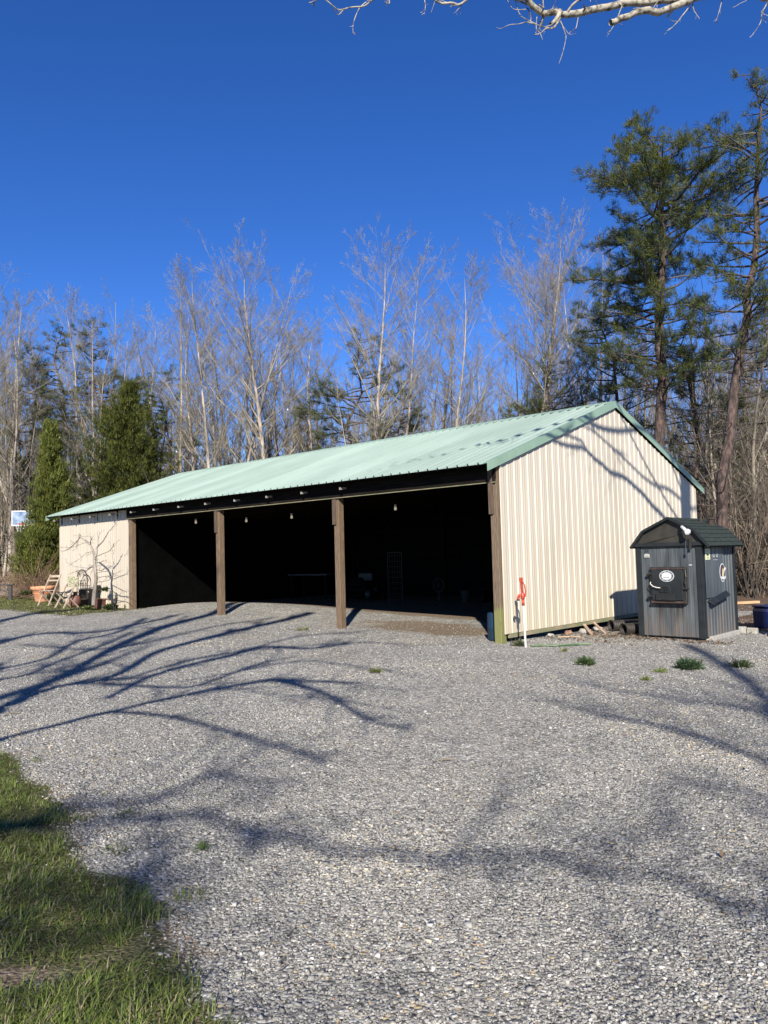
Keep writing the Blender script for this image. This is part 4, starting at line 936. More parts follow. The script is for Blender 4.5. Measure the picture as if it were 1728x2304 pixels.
for a in (
 ('b', -40, (10, 588), 34, 'leftmost large bare tree arching in from the left edge', .4),
 ('c', 20, (60, 640), 40, 'bare tree with many pale stems, second from the left edge', 1.4),
 ('b', 182, (172, 662), 42, 'bare tree rising above the dark pine left of the big cedar', 2.0),
 ('c', 212, (232, 690), 39, 'multi-stemmed pale bare tree just left of the big cedar', 3.1),
 ('d', 335, (328, 640), 43, 'slender bare tree standing alone right of the big cedar tip', 4.0),
 ('b', 452, (408, 655), 39, 'bare tree leaning left above the roof left end', 5.2),
 ('b', 486, (476, 588), 38, 'tall straight bare tree, left one of the tall trio over the roof', .9),
 ('d', 520, (545, 600), 39, 'thin bare tree between the two tallest of the trio', 1.9),
 ('a', 606, (600, 560), 38, 'tallest broad bare tree of the trio left of centre', 2.6),
 ('c', 585, (570, 660), 41, 'dark-barked forked bare tree behind the tallest of the trio', 3.3),
 ('d', 668, (668, 680), 42, 'slim bare tree right of the tall trio, left of the gap', 4.4),
 ('b', 706, (706, 695), 41, 'slim bare tree bordering the sky gap left of centre', 5.5),
 ('a', 862, (852, 518), 35, 'prominent white-trunked bare tree at the picture centre over the roof', .2),
 ('d', 896, (890, 585), 36, 'thin straight pale tree just right of the white-trunked tree', 1.1),
 ('f', 848, (792, 800), 34, 'small leaning sapling left of the white-trunked tree', 2.2),
 ('b', 1006, (1010, 588), 38, 'narrow bare tree midway between the white-trunked and the fan-shaped tree', 3.0),
 ('e', 1194, (1190, 512), 37, 'wide fan-shaped bare tree left of the tall pine', 4.1),
 ('b', 1226, (1236, 560), 38, 'bare tree standing within the fan-shaped tree, on its right', 5.0),
 ('f', 1098, (1120, 700), 40, 'small bare tree under the left limbs of the fan-shaped tree', 0.6),
 ('c', 1346, (1332, 516), 34, 'dark-stemmed bare tree touching the left side of the tall pine', 5.9),
 ('d', 1626, (1596, 640), 31, 'thin white-stemmed tree between the two tall pines', 1.6),
 ('d', 1672, (1688, 760), 27, 'thin tan-stemmed tree right of the curved pine trunk', 2.7),
 ('f', 1562, (1552, 800), 29, 'spindly bare tree right behind the gable end', 3.6),
 ('f', 1716, (1712, 700), 30, 'spindly bare tree at the right edge of the picture', 4.7),
 ('f', 1404, (1398, 770), 31, 'spindly dark tree left of the tall pine trunk', 5.1)):
    place_bare(*a[:5], rz=a[5])

# ---- foliage tufts
def tufts(P, D, nb, ln, wd, spread, col, rng, jit=.25):
    """P, D: (n,3) positions and directions; returns tri arrays of nb narrow blades per tuft"""
    n = len(P); d = D[:, None, :] + rng.normal(0, spread, (n, nb, 3)); d /= np.linalg.norm(d, axis=2, keepdims=True)
    s = np.cross(d, rng.normal(0, 1, (n, nb, 3))); s /= np.linalg.norm(s, axis=2, keepdims=True) + 1e-9
    l = ln * rng.uniform(.6, 1.2, (n, nb, 1)); b = P[:, None] + rng.normal(0, ln * jit, (n, nb, 3))
    V = np.stack([b - s * wd, b + s * wd, b + d * l], 2).reshape(-1, 3)
    T = np.arange(len(V)).reshape(-1, 3)
    c = col[:, None, :] * rng.uniform(.75, 1.25, (n, nb, 1)); c = np.repeat(c.reshape(-1, 3), 3, 0)
    return V, T, c
def pine_build(o, path, rad, top_len, seed, z_live, z_dead, ncr, ntw=9, nb=13, dens=1.0, drop=0.0, side=None, bare_lo=30):
    """path: trunk points (local). top_len(t): branch length by height fraction"""
    rnd = random.Random(seed); rg = np.random.default_rng(seed); tr = Tubes(); br = Tubes(); P = [Vector(p) for p in path]
    tr.add(P, rad, 10); cum = [0]
    for a_, b_ in zip(P[:-1], P[1:]): cum.append(cum[-1] + (b_ - a_).length)
    P = [Vector([float(np.interp(cum[-1] * i / 24, cum, [p[c] for p in P])) for c in range(3)]) for i in range(25)]; TP = []; TD = []
    for c in range(ncr):
        t = z_live + (1 - z_live) * ((c + rnd.random()) / ncr) ** .9; q, dd = along(P, min(t, .995)); a = rnd.uniform(0, 2 * math.pi)
        if side: a = side(rnd, t, a)
        l = top_len(t) * rnd.uniform(.45, 1.12)
        if math.cos(a) < -.2 and side is None: l *= 1.1
        el = rnd.uniform(-.1, .4) * (1 - .6 * t)
        p2, r2 = grow(br, rnd, q, (math.cos(a) * math.cos(el), math.sin(a) * math.cos(el), math.sin(el)), l, max(.012, .022 * l ** .5 * 1.3), 5, 6, .14, .05 * (1 - t), .3)
        m = max(3, int(ntw * l / 2.2 * dens))
        for k in range(m):
            u = rnd.uniform(.28, 1); s, sdir = along(p2, u); ll = l * rnd.uniform(.15, .36) * (1.15 - .5 * u) + .12
            d3 = side_dir(rnd, sdir, rnd.uniform(.4, 1.1)); d3.z = d3.z * .5 + .22
            p3, r3 = grow(br, rnd, s, d3, ll, .009, 3, 4, .2, .10, .5)
            for w in range(max(3, int(ll * 11))):
                uu = rnd.uniform(.25, 1.0); e, ed = along(p3, uu); TP.append(e + Vector((rnd.gauss(0, .06), rnd.gauss(0, .06), rnd.gauss(0, .05)))); TD.append(ed + Vector((0, 0, .45)))
    for c in range(bare_lo):                              # dead lower branches
        t = z_dead + (z_live + .12 - z_dead) * rnd.random(); q, dd = along(P, t); a = rnd.uniform(0, 2 * math.pi); l = top_len(z_live + .1) * rnd.uniform(.4, 1.0)
        el = rnd.uniform(-.25, .35); p2, r2 = grow(br, rnd, q, (math.cos(a), math.sin(a), el), l, .02, 4, 6, .2, -.02, .3)
        sprout(br, rnd, p2, r2, l * .4, 1, (6, 3), .8, .0)
    V, Q = tr.arrays(); mesh_np('trunk', V, Q, m_pinebark, o, smooth=True)
    V, Q = br.arrays(); mesh_np('branches', V, Q, m_deadtwig, o)
    TP = np.array([tuple(v) for v in TP]); TD = np.array([tuple(v) for v in TD]); n = len(TP)
    g = rg.random(n)[:, None]; base = np.array([.045, .070, .022]) * (1 - g) + np.array([.165, .175, .035]) * g
    bluish = rg.random(n) < .2; base[bluish] = np.array([.05, .08, .055])
    V, T, c = tufts(TP, TD, nb, .16, .0078, .55, base, rg); mesh_np('needles', V, T, m_needle, o, col=c, tri=True)
    print('pine tufts', n)
def px_path(pts, Y, r_px):
    P = []; z = None
    for (x, y), yy in zip(pts, [Y] * len(pts)): P.append(aty(x, y, yy))
    return P
def crop7b(x, y): return 1250 + x * .4747, 150 + y * .4747
# tall straight pine
Y1 = 26.0; pts = [crop7b(*p) for p in ((492, 2300), (490, 1800), (500, 1600), (510, 1450), (492, 1330), (490, 1180), (505, 1000), (515, 850), (500, 700), (505, 560), (512, 480), (480, 400), (420, 330), (370, 240))]
W1 = px_path(pts, Y1, 0); b0 = Vector((W1[0].x, Y1, gz(W1[0].x, Y1))); W1[0] = b0 - Vector((0, 0, .3))
o = empty('pine_tree', b0, 0, 'tall straight pine with dense upper crown behind the gable end', 'pine tree')
PL = [w - b0 for w in W1]; H = PL[-1].z
def tl1(t):                                              # branch length by fraction of path
    return float(np.interp(t, [0, .35, .45, .52, .62, .70, .80, .88, .94, 1.0], [1.4, 1.7, 2.0, 2.3, 2.6, 2.9, 3.0, 2.3, 1.1, .2]))
pine_build(o, PL, [.20, .175, .165, .16, .15, .14, .12, .105, .09, .07, .055, .045, .03, .012], tl1, 5, .40, .12, 135, ntw=12, nb=13, bare_lo=60)
# curved pine at the right
Y2 = 23.0; pts = [crop7b(*p) for p in ((790, 2300), (790, 2150), (790, 1950), (825, 1760), (845, 1550), (880, 1330), (912, 1180), (905, 1090), (940, 960), (955, 800), (950, 620), (960, 430), (965, 330), (975, 200), (950, 110), (885, 30))]
W2 = px_path(pts, Y2, 0); b0 = Vector((W2[0].x, Y2, gz(W2[0].x, Y2))); W2[0] = b0 - Vector((0, 0, .3))
o = empty('pine_tree', b0, 0, 'tall curved pine with open crown near the right edge', 'pine tree')
def tl2(t): return float(np.interp(t, [0, .4, .5, .6, .7, .8, .9, 1.0], [1.2, 1.5, 1.9, 2.1, 2.0, 1.8, 1.2, .3]))
pine_build(o, [w - b0 for w in W2], [.17, .165, .155, .15, .14, .13, .12, .115, .10, .09, .075, .06, .05, .035, .022, .01], tl2, 9, .42, .15, 98, ntw=10, nb=13, bare_lo=44)
# smaller pines of the wood edge: two builds, reused
def small_pine(seed, H, ln):
    o = empty('pine_tree', (0, 0, 0)); rnd = random.Random(seed); P = [Vector((0, 0, -.3))]
    for i in range(1, 9): P.append(Vector((rnd.gauss(0, .08) * i * .4, rnd.gauss(0, .08) * i * .4, H * i / 8)))
    pine_build(o, P, [.14 * (1 - .9 * i / 8) for i in range(9)], lambda t: ln * float(np.interp(t, [0, .4, .65, .85, 1], [.6, .9, 1, .7, .25])), seed, .34, .12, 62, ntw=9, nb=12, bare_lo=24)
    return o
SPA, SPB = small_pine(15, 12, 2.5), small_pine(27, 12, 1.9)
def place_pine(src, first, bx, top, Y, lb, rz):
    o = src if first else copy_tree(src); b = aty(bx, 1240, Y); z0 = gz(b.x, Y); s = (aty(top[0], top[1], Y).z - z0) / 12
    o.location = (b.x, Y, z0); o.scale = (s * 1.05, s * 1.05, s); o.rotation_euler = (0, 0, rz); tag(o, lb, 'pine tree', 'smaller pines along the wood edge')
for k, a in enumerate(((SPA, 1, 212, (215, 725), 41, 'dark pine left of the big cedar, under bare crowns', .3), (SPB, 1, 70, (72, 770), 42, 'thin dark pine near the left edge', 1.3),
    (SPB, 0, 140, (140, 735), 43, 'slender dark pine between the left edge pine and the cedar', 2.2), (SPA, 0, 818, (818, 748), 38, 'dark pine behind the white-trunked tree at centre', 3.9),
    (SPB, 0, 905, (905, 860), 36, 'low dark pine right of the white-trunked tree, just over the ridge', 5.1), (SPA, 0, 1250, (1248, 800), 36, 'low bushy pine over the roof below the fan-shaped tree', 4.2),
    (SPB, 0, 1400, (1392, 640), 30, 'sparse pine close on the left of the tall straight pine', 1.9), (SPB, 0, 1580, (1585, 700), 28, 'mid-height pine filling the gap between the two tall pines', 2.9),
    (SPB, 0, 385, (385, 830), 44, 'faint dark pine among bare stems above the roof left end', 3.3), (SPB, 0, 690, (690, 900), 46, 'low dark pine behind the slim trees left of centre', .9),
    (SPA, 0, 1755, (1750, 640), 29, 'pine half cut by the right edge of the picture', 5.6))):
    place_pine(a[0], a[1], a[2], a[3], a[4], a[5], a[6])
# cedars
def cedar(bx, top, half, Y, lb, seed, n, c1, c2, pw=.68):
    b = aty(bx, 1240, Y); z0 = gz(b.x, Y); H = aty(top[0], top[1], Y).z - z0; R = half / F * Y
    o = empty('cedar_tree', (b.x, Y, z0), 0, lb, 'cedar tree', 'green cedars at the left of the barn'); rg = np.random.default_rng(seed); rnd = random.Random(seed)
    tr = Tubes(); P = [Vector((0, 0, -.2 + H * i / 6)) for i in range(7)]; tr.add(P, [.13 * (1 - .9 * i / 6) for i in range(7)], 8); V, Q = tr.arrays(); mesh_np('trunk', V, Q, m_pinebark, o, smooth=True)
    br = Tubes(); TP = []; TD = []; nb_ = int(n / 26)
    for c in range(nb_):
        t = 1 - (rnd.random()) ** .62 * .97; q = Vector((0, 0, H * t)); a = rnd.uniform(0, 6.283); lump = 1 + .5 * mnoise.noise(Vector((math.cos(a) * 1.3, math.sin(a) * 1.3, t * 5 + seed)))
        l = R * lump * min(1.0, (1 - t) ** pw * 1.15) * rnd.uniform(.38, 1.1) + .12; el = .25 + .6 * t + rnd.uniform(-.1, .2)
        p2, r2 = grow(br, rnd, q, (math.cos(a) * math.cos(el), math.sin(a) * math.cos(el), math.sin(el)), l, .012, 3, 5, .1, .10, .3)
        for w in range(26):
            u = rnd.random() ** .55; e, ed = along(p2, u); TP.append(e + Vector((rnd.gauss(0, .10), rnd.gauss(0, .10), rnd.gauss(0, .12)))); TD.append(ed * .6 + Vector((0, 0, .75)))
    V, Q = br.arrays(); mesh_np('branches', V, Q, m_deadtwig, o)
    TP = np.array([tuple(v) for v in TP]); TD = np.array([tuple(v) for v in TD]); g = rg.random(len(TP))[:, None]
    V, T, c = tufts(TP, TD, 9, .17, .016, .42, np.array(c1) * (1 - g) + np.array(c2) * g, rg, .3); mesh_np('foliage', V, T, m_cedar, o, col=c, tri=True)
cedar(289, (290, 868), 205, 36, 'big dark green cedar behind the left end of the roof', 4, 12500, (.028, .042, .010), (.135, .145, .025), .82)
cedar(115, (122, 955), 88, 31, 'smaller yellow-green cedar with pointed tip left of the barn', 8, 8000, (.06, .08, .015), (.19, .20, .04), 1.1)
cedar(84, (88, 1190), 56, 30, 'low yellow-green cedar under the basketball backboard', 11, 3600, (.06, .08, .015), (.19, .20, .04), .8)

# ---- far wood and thicket, beyond counting
def wood():
    rnd = random.Random(5); rg = np.random.default_rng(5); Vs, Qs, off = [], [], 0; lib = []
    for sd in range(5):
        tr, cr = bare_arrays(seed=100 + sd, H=12, r0=.10, spread=2.8, nprim=13, h0=.16, cnt=(6, 4, 2)); 
        a = tr.arrays(); b = cr.arrays(); lib.append((np.concatenate([a[0], b[0]]), np.concatenate([a[1], b[1] + len(a[0])])))
    n = 0
    for k in range(1080):
        Y = rnd.uniform(42, 84); u = rnd.uniform(-.62, .62); x = u * Y
        if k > 740: x = rnd.uniform(.42, .66) * (Y := rnd.uniform(26, 60)); 
        if k > 920: x = -rnd.uniform(.40, .66) * (Y := rnd.uniform(38, 60))
        s = rnd.uniform(.55, 1.0) * (1.0 if k > 740 else 1.42); V, Q = lib[rnd.randrange(5)]; a = rnd.uniform(0, 6.28); c, sn = math.cos(a), math.sin(a)
        W_ = np.stack([(V[:, 0] * c - V[:, 1] * sn) * s + x, (V[:, 0] * sn + V[:, 1] * c) * s + Y, V[:, 2] * s + gz(x, Y)], 1)
        Vs.append(W_); Qs.append(Q + off); off += len(V)
    o = mesh_np('woodland', np.concatenate(Vs), np.concatenate(Qs), m_twigd); tag(o, 'far grey-brown bare woodland closing the view behind the barn', 'woodland', kind='stuff')
wood()
def thicket():
    rnd = random.Random(8); tb = Tubes()
    for k in range(4200):
        if k % 2: Y = rnd.uniform(24, 50); x = rnd.uniform(.36, .64) * Y; 
        else: Y = rnd.uniform(34, 60); x = rnd.uniform(-.64, .5) * Y
        xl, yl = toBL(x, Y)
        if k % 2 and yl < 12.5: continue
        L = rnd.uniform(1.0, 4.2) if rnd.random() < .8 else rnd.uniform(4, 7)
        p, r = grow(tb, rnd, (x, Y, gz(x, Y) - .1), (rnd.gauss(0, .3), rnd.gauss(0, .3), 1), L, .010 + .004 * L, 3, 6, .12, .02, .3)
        sprout(tb, rnd, p, r, L * .4, 1, (7, 4), .8, .05)
    V, Q = tb.arrays(); o = mesh_np('thicket', V, Q, M('dark_brush_twigs', (.05, .038, .028), (.19, .145, .105), .8, rough=.9, island=.45)); tag(o, 'dense brown brush between the tree trunks behind the barn', 'brush', kind='stuff')
thicket()

# ================================================================ YARD TREES BEHIND AND BESIDE THE CAMERA (their shadows and one limb are in the picture)
tanE = math.tan(SUN_EL)
def up_sun(P, Yp):                                      # go from P against the light to the vertical plane Y = Yp
    k = (P.y - Yp) / math.cos(SUN_AZ); return Vector((P.x - math.sin(SUN_AZ) * k, Yp, P.z + tanE * k))
def away(q, tip): return not (inframe(tip) or inframe(q))
def q1(x, y): return x * .5425, 1350 + y * .5425
def q2(x, y): return x * .3617, 1650 + y * .3617
def q3(x, y): return x * .68 + 600, 1800 + y * .68
def q4(x, y): return x * .499 + 900, 1400 + y * .499
def c6(x, y): return x * .3617 + 1000, 880 + y * .3617
def smooth(P, R, rnd, wob):
    out, rr = [], []
    n = len(P)
    for i in range(n - 1):
        a, b, c, d = P[max(i - 1, 0)], P[i], P[i + 1], P[min(i + 2, n - 1)]
        for k in range(3):
            t = k / 3; out.append(.5 * ((2 * b) + (c - a) * t + (2 * a - 5 * b + 4 * c - d) * t * t + (3 * b - a - 3 * c + d) * t ** 3)); rr.append(R[i] + (R[i + 1] - R[i]) * t)
    out.append(P[-1]); rr.append(R[-1])
    ph = rnd.uniform(0, 9)
    return [p + LDIR * (wob * 1.6 * mnoise.noise(Vector((i * .23, ph, 0)))) for i, p in enumerate(out)], rr
def ground_limb(tb, rnd, fn, pts, w0, w1, Yp, start=None, twigs=(10, 5), tl=1.3, ky=0.0, side=True):
    fat = 1.0 if Yp > -3 else (1.45 if Yp < -7 and Yp > -7.9 else 1.2); twigs = (int(twigs[0] * 1.5), twigs[1] + 2)
    P, R = [], []; n = len(pts)
    for i, p in enumerate(pts):
        g = onz(*fn(*p), z=.03); g.z = gz(g.x, g.y) if g.y < 14 else g.z
        yy = Yp + ky * i; q = up_sun(g, yy); w = w0 + (w1 - w0) * i / (n - 1); dia = max(.02, min(.34, fat * w * g.y ** 2 / (2 * F * CAMZ) * .68)); P.append(q); R.append(dia / 2)
    if start is not None:
        s = Vector(start); P = [s, s.lerp(P[0], .5) + Vector((0, 0, .15))] + P; R = [max(R[0] * 1.25, .03), R[0] * 1.1] + R
    P, R = smooth(P, R, rnd, .25); R = [max(.008, r) for r in R]
    tb.add(P, R, 7)
    if side: sprout(tb, rnd, P, [r * (.5 if fat > 1 else .8) for r in R], tl, 1, twigs, .65, .05, keep=away, rmin=.008 if fat > 1 else .005)
    return P
def yard_tree(name_loc, trunk, r, lb):
    z0 = gz(*name_loc); o = empty('yard_tree', (name_loc[0], name_loc[1], z0), 0, lb, 'tree'); return o, Tubes(), Tubes(), Vector((name_loc[0], name_loc[1], z0))
def finish(o, tr, br, base, bm=None):
    for nm, t in (('trunk', tr), ('branches', br)):
        V, Q = t.arrays(); mesh_np(nm, V - np.array(base), Q, bm or m_lichen, o, smooth=True)
# tree A, just out of the picture on the left
rnd = random.Random(41)
o, tr, br, b0 = yard_tree((-7.6, .2), None, 0, 'spreading old yard tree on the lawn left of the viewer')
tr.add([b0 + Vector(v) for v in ((0, 0, -.4), (.02, .0, .3), (.08, .0, 1.2), (.10, -.05, 2.3), (.25, -.1, 3.3))], [.42, .33, .29, .27, .25], 14)
fk = b0 + Vector((.25, -.1, 3.2))
ground_limb(tr, rnd, q1, [(-60, 470), (0, 440), (100, 390), (210, 330), (300, 290), (420, 230), (560, 175), (720, 125), (900, 85), (1000, 50)], 15, 7, 0, fk, side=False)
LA = [ground_limb(br, rnd, q1, [(0, 440), (100, 390), (210, 330), (300, 290), (420, 230), (560, 175), (720, 125), (900, 85), (1000, 50)], 5, 5, 0.02, None, (16, 6), 1.5)]
ground_limb(br, rnd, q1, [(60, 425), (150, 380), (270, 345), (400, 330), (520, 290), (640, 225), (800, 185), (960, 150), (1150, 110), (1300, 80)], 13, 6, -.1, None, (16, 6), 1.4)
ground_limb(tr, rnd, q1, [(-60, 575), (0, 565), (120, 535), (250, 505), (380, 470), (480, 450)], 13, 13, -.3, fk, side=False)
ground_limb(br, rnd, q1, [(480, 450), (600, 420), (720, 395), (860, 365), (1000, 340), (1130, 320), (1300, 325), (1500, 330)], 11, 6, -.3, None, (14, 6), 1.3)
ground_limb(br, rnd, q1, [(440, 400), (500, 370), (600, 320), (700, 290), (800, 265), (950, 235), (1100, 200), (1280, 205), (1450, 185)], 11, 5, -.25, None, (12, 5), 1.2)
ground_limb(br, rnd, q1, [(440, 340), (650, 352), (800, 350), (900, 320), (1050, 270), (1130, 250)], 7, 5, -.2, None, (8, 5), 1.0)
ground_limb(br, rnd, q1, [(480, 455), (600, 460), (750, 480), (900, 520), (1000, 545), (1100, 580), (1200, 600), (1350, 650)], 9, 12, -.3, None, (9, 4), .9, ky=-.6)
ground_limb(br, rnd, q1, [(1130, 320), (1280, 350), (1380, 390), (1470, 450), (1560, 490), (1700, 520)], 9, 8, -.3, None, (9, 4), .9, ky=-.5)
for pts in ([(-40, 118), (0, 110), (150, 85), (280, 75), (420, 60)], [(-40, 200), (0, 180), (200, 150), (400, 150), (600, 120), (750, 90)], [(-40, 300), (0, 280), (200, 240), (330, 180), (500, 150), (620, 100)], [(-40, 330), (120, 300), (250, 250), (420, 200), (560, 150)]):
    ground_limb(br, rnd, q1, pts, 7, 4, -.2, fk + Vector((.3, 0, 1.0)), (12, 5), 1.2)
for pts in ([(560, 310), (800, 250), (1000, 215), (1250, 160), (1500, 140)], [(750, 330), (1000, 290), (1250, 250), (1500, 270), (1750, 300)], [(100, 190), (350, 210), (600, 190), (900, 130), (1150, 95)], [(500, 330), (700, 270), (900, 230), (1200, 200), (1500, 180), (1700, 185)], [(900, 350), (1150, 380), (1400, 400), (1650, 440)]):
    ground_limb(br, rnd, q1, pts, 3.2, 2.5, -.3, None, (7, 5), 1.0, ky=-.5)
finish(o, tr, br, b0)
# tree C, behind the viewer
rnd = random.Random(43)
o, tr, br, b0 = yard_tree((-6.4, -8.2), None, 0, 'large bare yard tree standing behind the viewer to the left')
tr.add([b0 + Vector(v) for v in ((0, 0, -.4), (.0, .05, .3), (.06, .1, 1.8), (.2, .2, 3.6), (.5, .2, 5.2), (.6, .1, 7.5), (.9, .2, 10.5), (1.0, .2, 13)) ], [.46, .38, .34, .31, .26, .2, .13, .05], 14)
fk = b0 + Vector((.45, .2, 5.0))
Yc = -7.5
ground_limb(br, rnd, q2, [(-200, 560), (100, 520), (350, 480), (500, 430), (620, 400), (800, 400), (950, 370), (1100, 320), (1220, 260), (1330, 225), (1450, 260), (1650, 285)], 14, 9, Yc, fk, (12, 6), 1.6)
P = ground_limb(br, rnd, q2, [(-200, 640), (100, 570), (300, 545), (550, 520), (700, 500), (850, 500), (1000, 480), (1100, 490), (1200, 460), (1300, 480), (1400, 530), (1550, 560), (1659, 590)], 17, 18, Yc, fk, (8, 5), 1.2)
ground_limb(br, rnd, q3, [(-20, 88), (130, 120), (260, 155), (400, 150), (560, 180), (700, 165), (850, 165), (1000, 190), (1100, 230), (1280, 220), (1400, 270), (1500, 330), (1620, 350), (1750, 390)], 19, 13, Yc, None, (16, 6), 1.3)
ground_limb(br, rnd, q2, [(-200, 860), (200, 850), (450, 870), (600, 850), (750, 800), (880, 790), (1000, 740), (1150, 660), (1400, 640)], 13, 7, Yc, fk, (10, 5), 1.1)
for pts, w in (([(-200, 600), (0, 560), (200, 520), (330, 490)], 24), ([(-100, 960), (100, 950), (350, 930), (450, 990), (650, 1010), (850, 980)], 17), ([(-150, 1150), (100, 1180), (400, 1230), (700, 1190), (850, 1100), (980, 1200), (1100, 1350), (1300, 1450), (1400, 1560), (1600, 1700)], 18)):
    ground_limb(br, rnd, q2, pts, w, 20, Yc, fk, (8, 5), 1.0)
finish(o, tr, br, b0)
# tree D, behind the viewer to the right
rnd = random.Random(47)
o, tr, br, b0 = yard_tree((9.4, -8.2), None, 0, 'bare yard tree standing behind the viewer to the right')
tr.add([b0 + Vector(v) for v in ((0, 0, -.4), (.0, .05, .3), (-.06, .1, 2.5), (-.2, .2, 5.6), (-.3, .2, 8.2), (-.4, .1, 11.5))], [.34, .27, .24, .2, .13, .04], 12)
fk = b0 + Vector((-.2, .2, 5.4)); Yd = -8.0
ground_limb(br, rnd, q4, [(1900, 650), (1659, 600), (1450, 520), (1300, 480), (1150, 440), (1000, 410), (880, 395)], 13, 8, Yd, fk, (16, 6), 1.5)
ground_limb(br, rnd, q4, [(1900, 480), (1659, 380), (1500, 350), (1300, 320), (1000, 280), (850, 250)], 7, 4, Yd, fk, (12, 6), 1.3)
ground_limb(br, rnd, q4, [(1900, 470), (1659, 320), (1600, 260), (1500, 190), (1400, 130), (1290, 75)], 15, 8, Yd, fk + Vector((0, 0, .4)), (12, 6), 1.2)
ground_limb(br, rnd, q4, [(1900, 900), (1659, 760), (1500, 720), (1300, 700)], 14, 6, Yd, fk, (10, 6), 1.0)
finish(o, tr, br, b0)
# tree B, just out of the picture on the right; its limb crosses the top of the picture
rnd = random.Random(53)
xb, yb = 7.25, 9.2
o, tr, br, b0 = yard_tree((xb, yb), None, 0, 'tall lichen-barked tree just right of view with a limb crossing the top of the picture')
tr.add([b0 + Vector(v) for v in ((0, 0, -.4), (.0, .0, .3), (.0, .0, 3), (-.03, .0, 6.0), (.0, .05, 8.5), (.06, .0, 10), (.15, 0, 12.5), (.1, 0, 15))], [.31, .25, .23, .22, .21, .205, .14, .03], 14)
def wall_limb(pts, w0, w1, ys):
    P, R = [], []; n = len(pts)
    for i, p in enumerate(pts):
        d = ray(*c6(*p)); nn = Vector((-sY, cY, 0)); o_ = BL(0, 0); k = nn.dot(o_ - Vector((0, 0, CAMZ))) / nn.dot(d); g = d * k + Vector((0, 0, CAMZ))
        Yp = float(np.interp(i / (n - 1), [0, 1], ys)); q = up_sun(g, Yp); P.append(q); R.append((w0 + (w1 - w0) * i / (n - 1)) * .3617 * g.y / F * 1.35 / 2)
    return P, R
for pts, w0, w1, ys, st in (
    ([(580, 270), (640, 290), (700, 320), (760, 340), (850, 350), (900, 390), (980, 460), (1040, 510), (1120, 540), (1180, 590), (1240, 650), (1300, 720), (1360, 780), (1450, 900)], 16, 26, (8.2, 9.15), 1),
    ([(680, 230), (740, 270), (800, 290), (860, 320), (880, 375)], 12, 15, (8.3, 8.6), 0),
    ([(800, 170), (870, 220), (940, 260), (1040, 350), (1130, 430), (1230, 530), (1320, 590), (1390, 610), (1475, 680)], 9, 18, (8.3, 9.2), 1),
    ([(885, 130), (910, 190), (940, 260)], 8, 9, (8.4, 8.6), 0)):
    P, R = wall_limb(pts, w0, w1, ys); P, R = smooth(P, R, rnd, .12)
    P = [p + Vector((rnd.gauss(0, .008), 0, rnd.gauss(0, .008))) for p in P]
    br.add(P, R, 8); sprout(br, rnd, P[:len(P) // 2], R, .7, 1, (5, 3), .6, .05, keep=away)
def c8(x, y): return 700 + x * .6197, y * .62
def sky_limb(pts, w0, w1, Y0, Y1, tw=None, k=8, sm=True, start=None):
    n = len(pts); P = [aty(*c8(*p), Y0 + (Y1 - Y0) * i / (n - 1)) for i, p in enumerate(pts)]; R = [(w0 + (w1 - w0) * i / (n - 1)) * .62 * 8.2 / F / 2 for i in range(n)]
    if start is not None: P = [start] + P; R = [R[0] * 1.2] + R
    P, R = smooth(P, R, rnd, .05); br.add(P, R, k)
    if tw: sprout(br, rnd, P, R, tw[2], 1, tw[:2], .8, -.02, rmin=.0035)
    return P
main = [(1900, -330), (1650, -150), (1480, -50), (1330, -6), (1250, 4), (1160, 8), (1080, 32), (1000, 50), (940, 58), (900, 54), (860, 48), (820, 30), (790, 0), (770, -30), (740, -80)]
sky_limb(main, 34, 20, 9.2, 8.4, (10, 3, .30), 10, start=b0 + Vector((0, 0, 9.7)))
sky_limb([(900, 50), (900, 60), (890, 72), (870, 78)], 24, 14, 8.7, 8.6, None)
sky_limb([(790, 0), (700, -25), (620, -10), (570, -6), (530, 9), (490, 15), (440, 0), (340, -12), (260, -30)], 12, 6, 8.5, 8.3, (6, 3, .25))
sky_limb([(340, -40), (280, -25), (230, -8), (215, 4), (180, 15), (120, 34), (80, 30), (30, 8), (-10, -4)], 8, 3, 8.4, 8.3, (3, 2, .2))
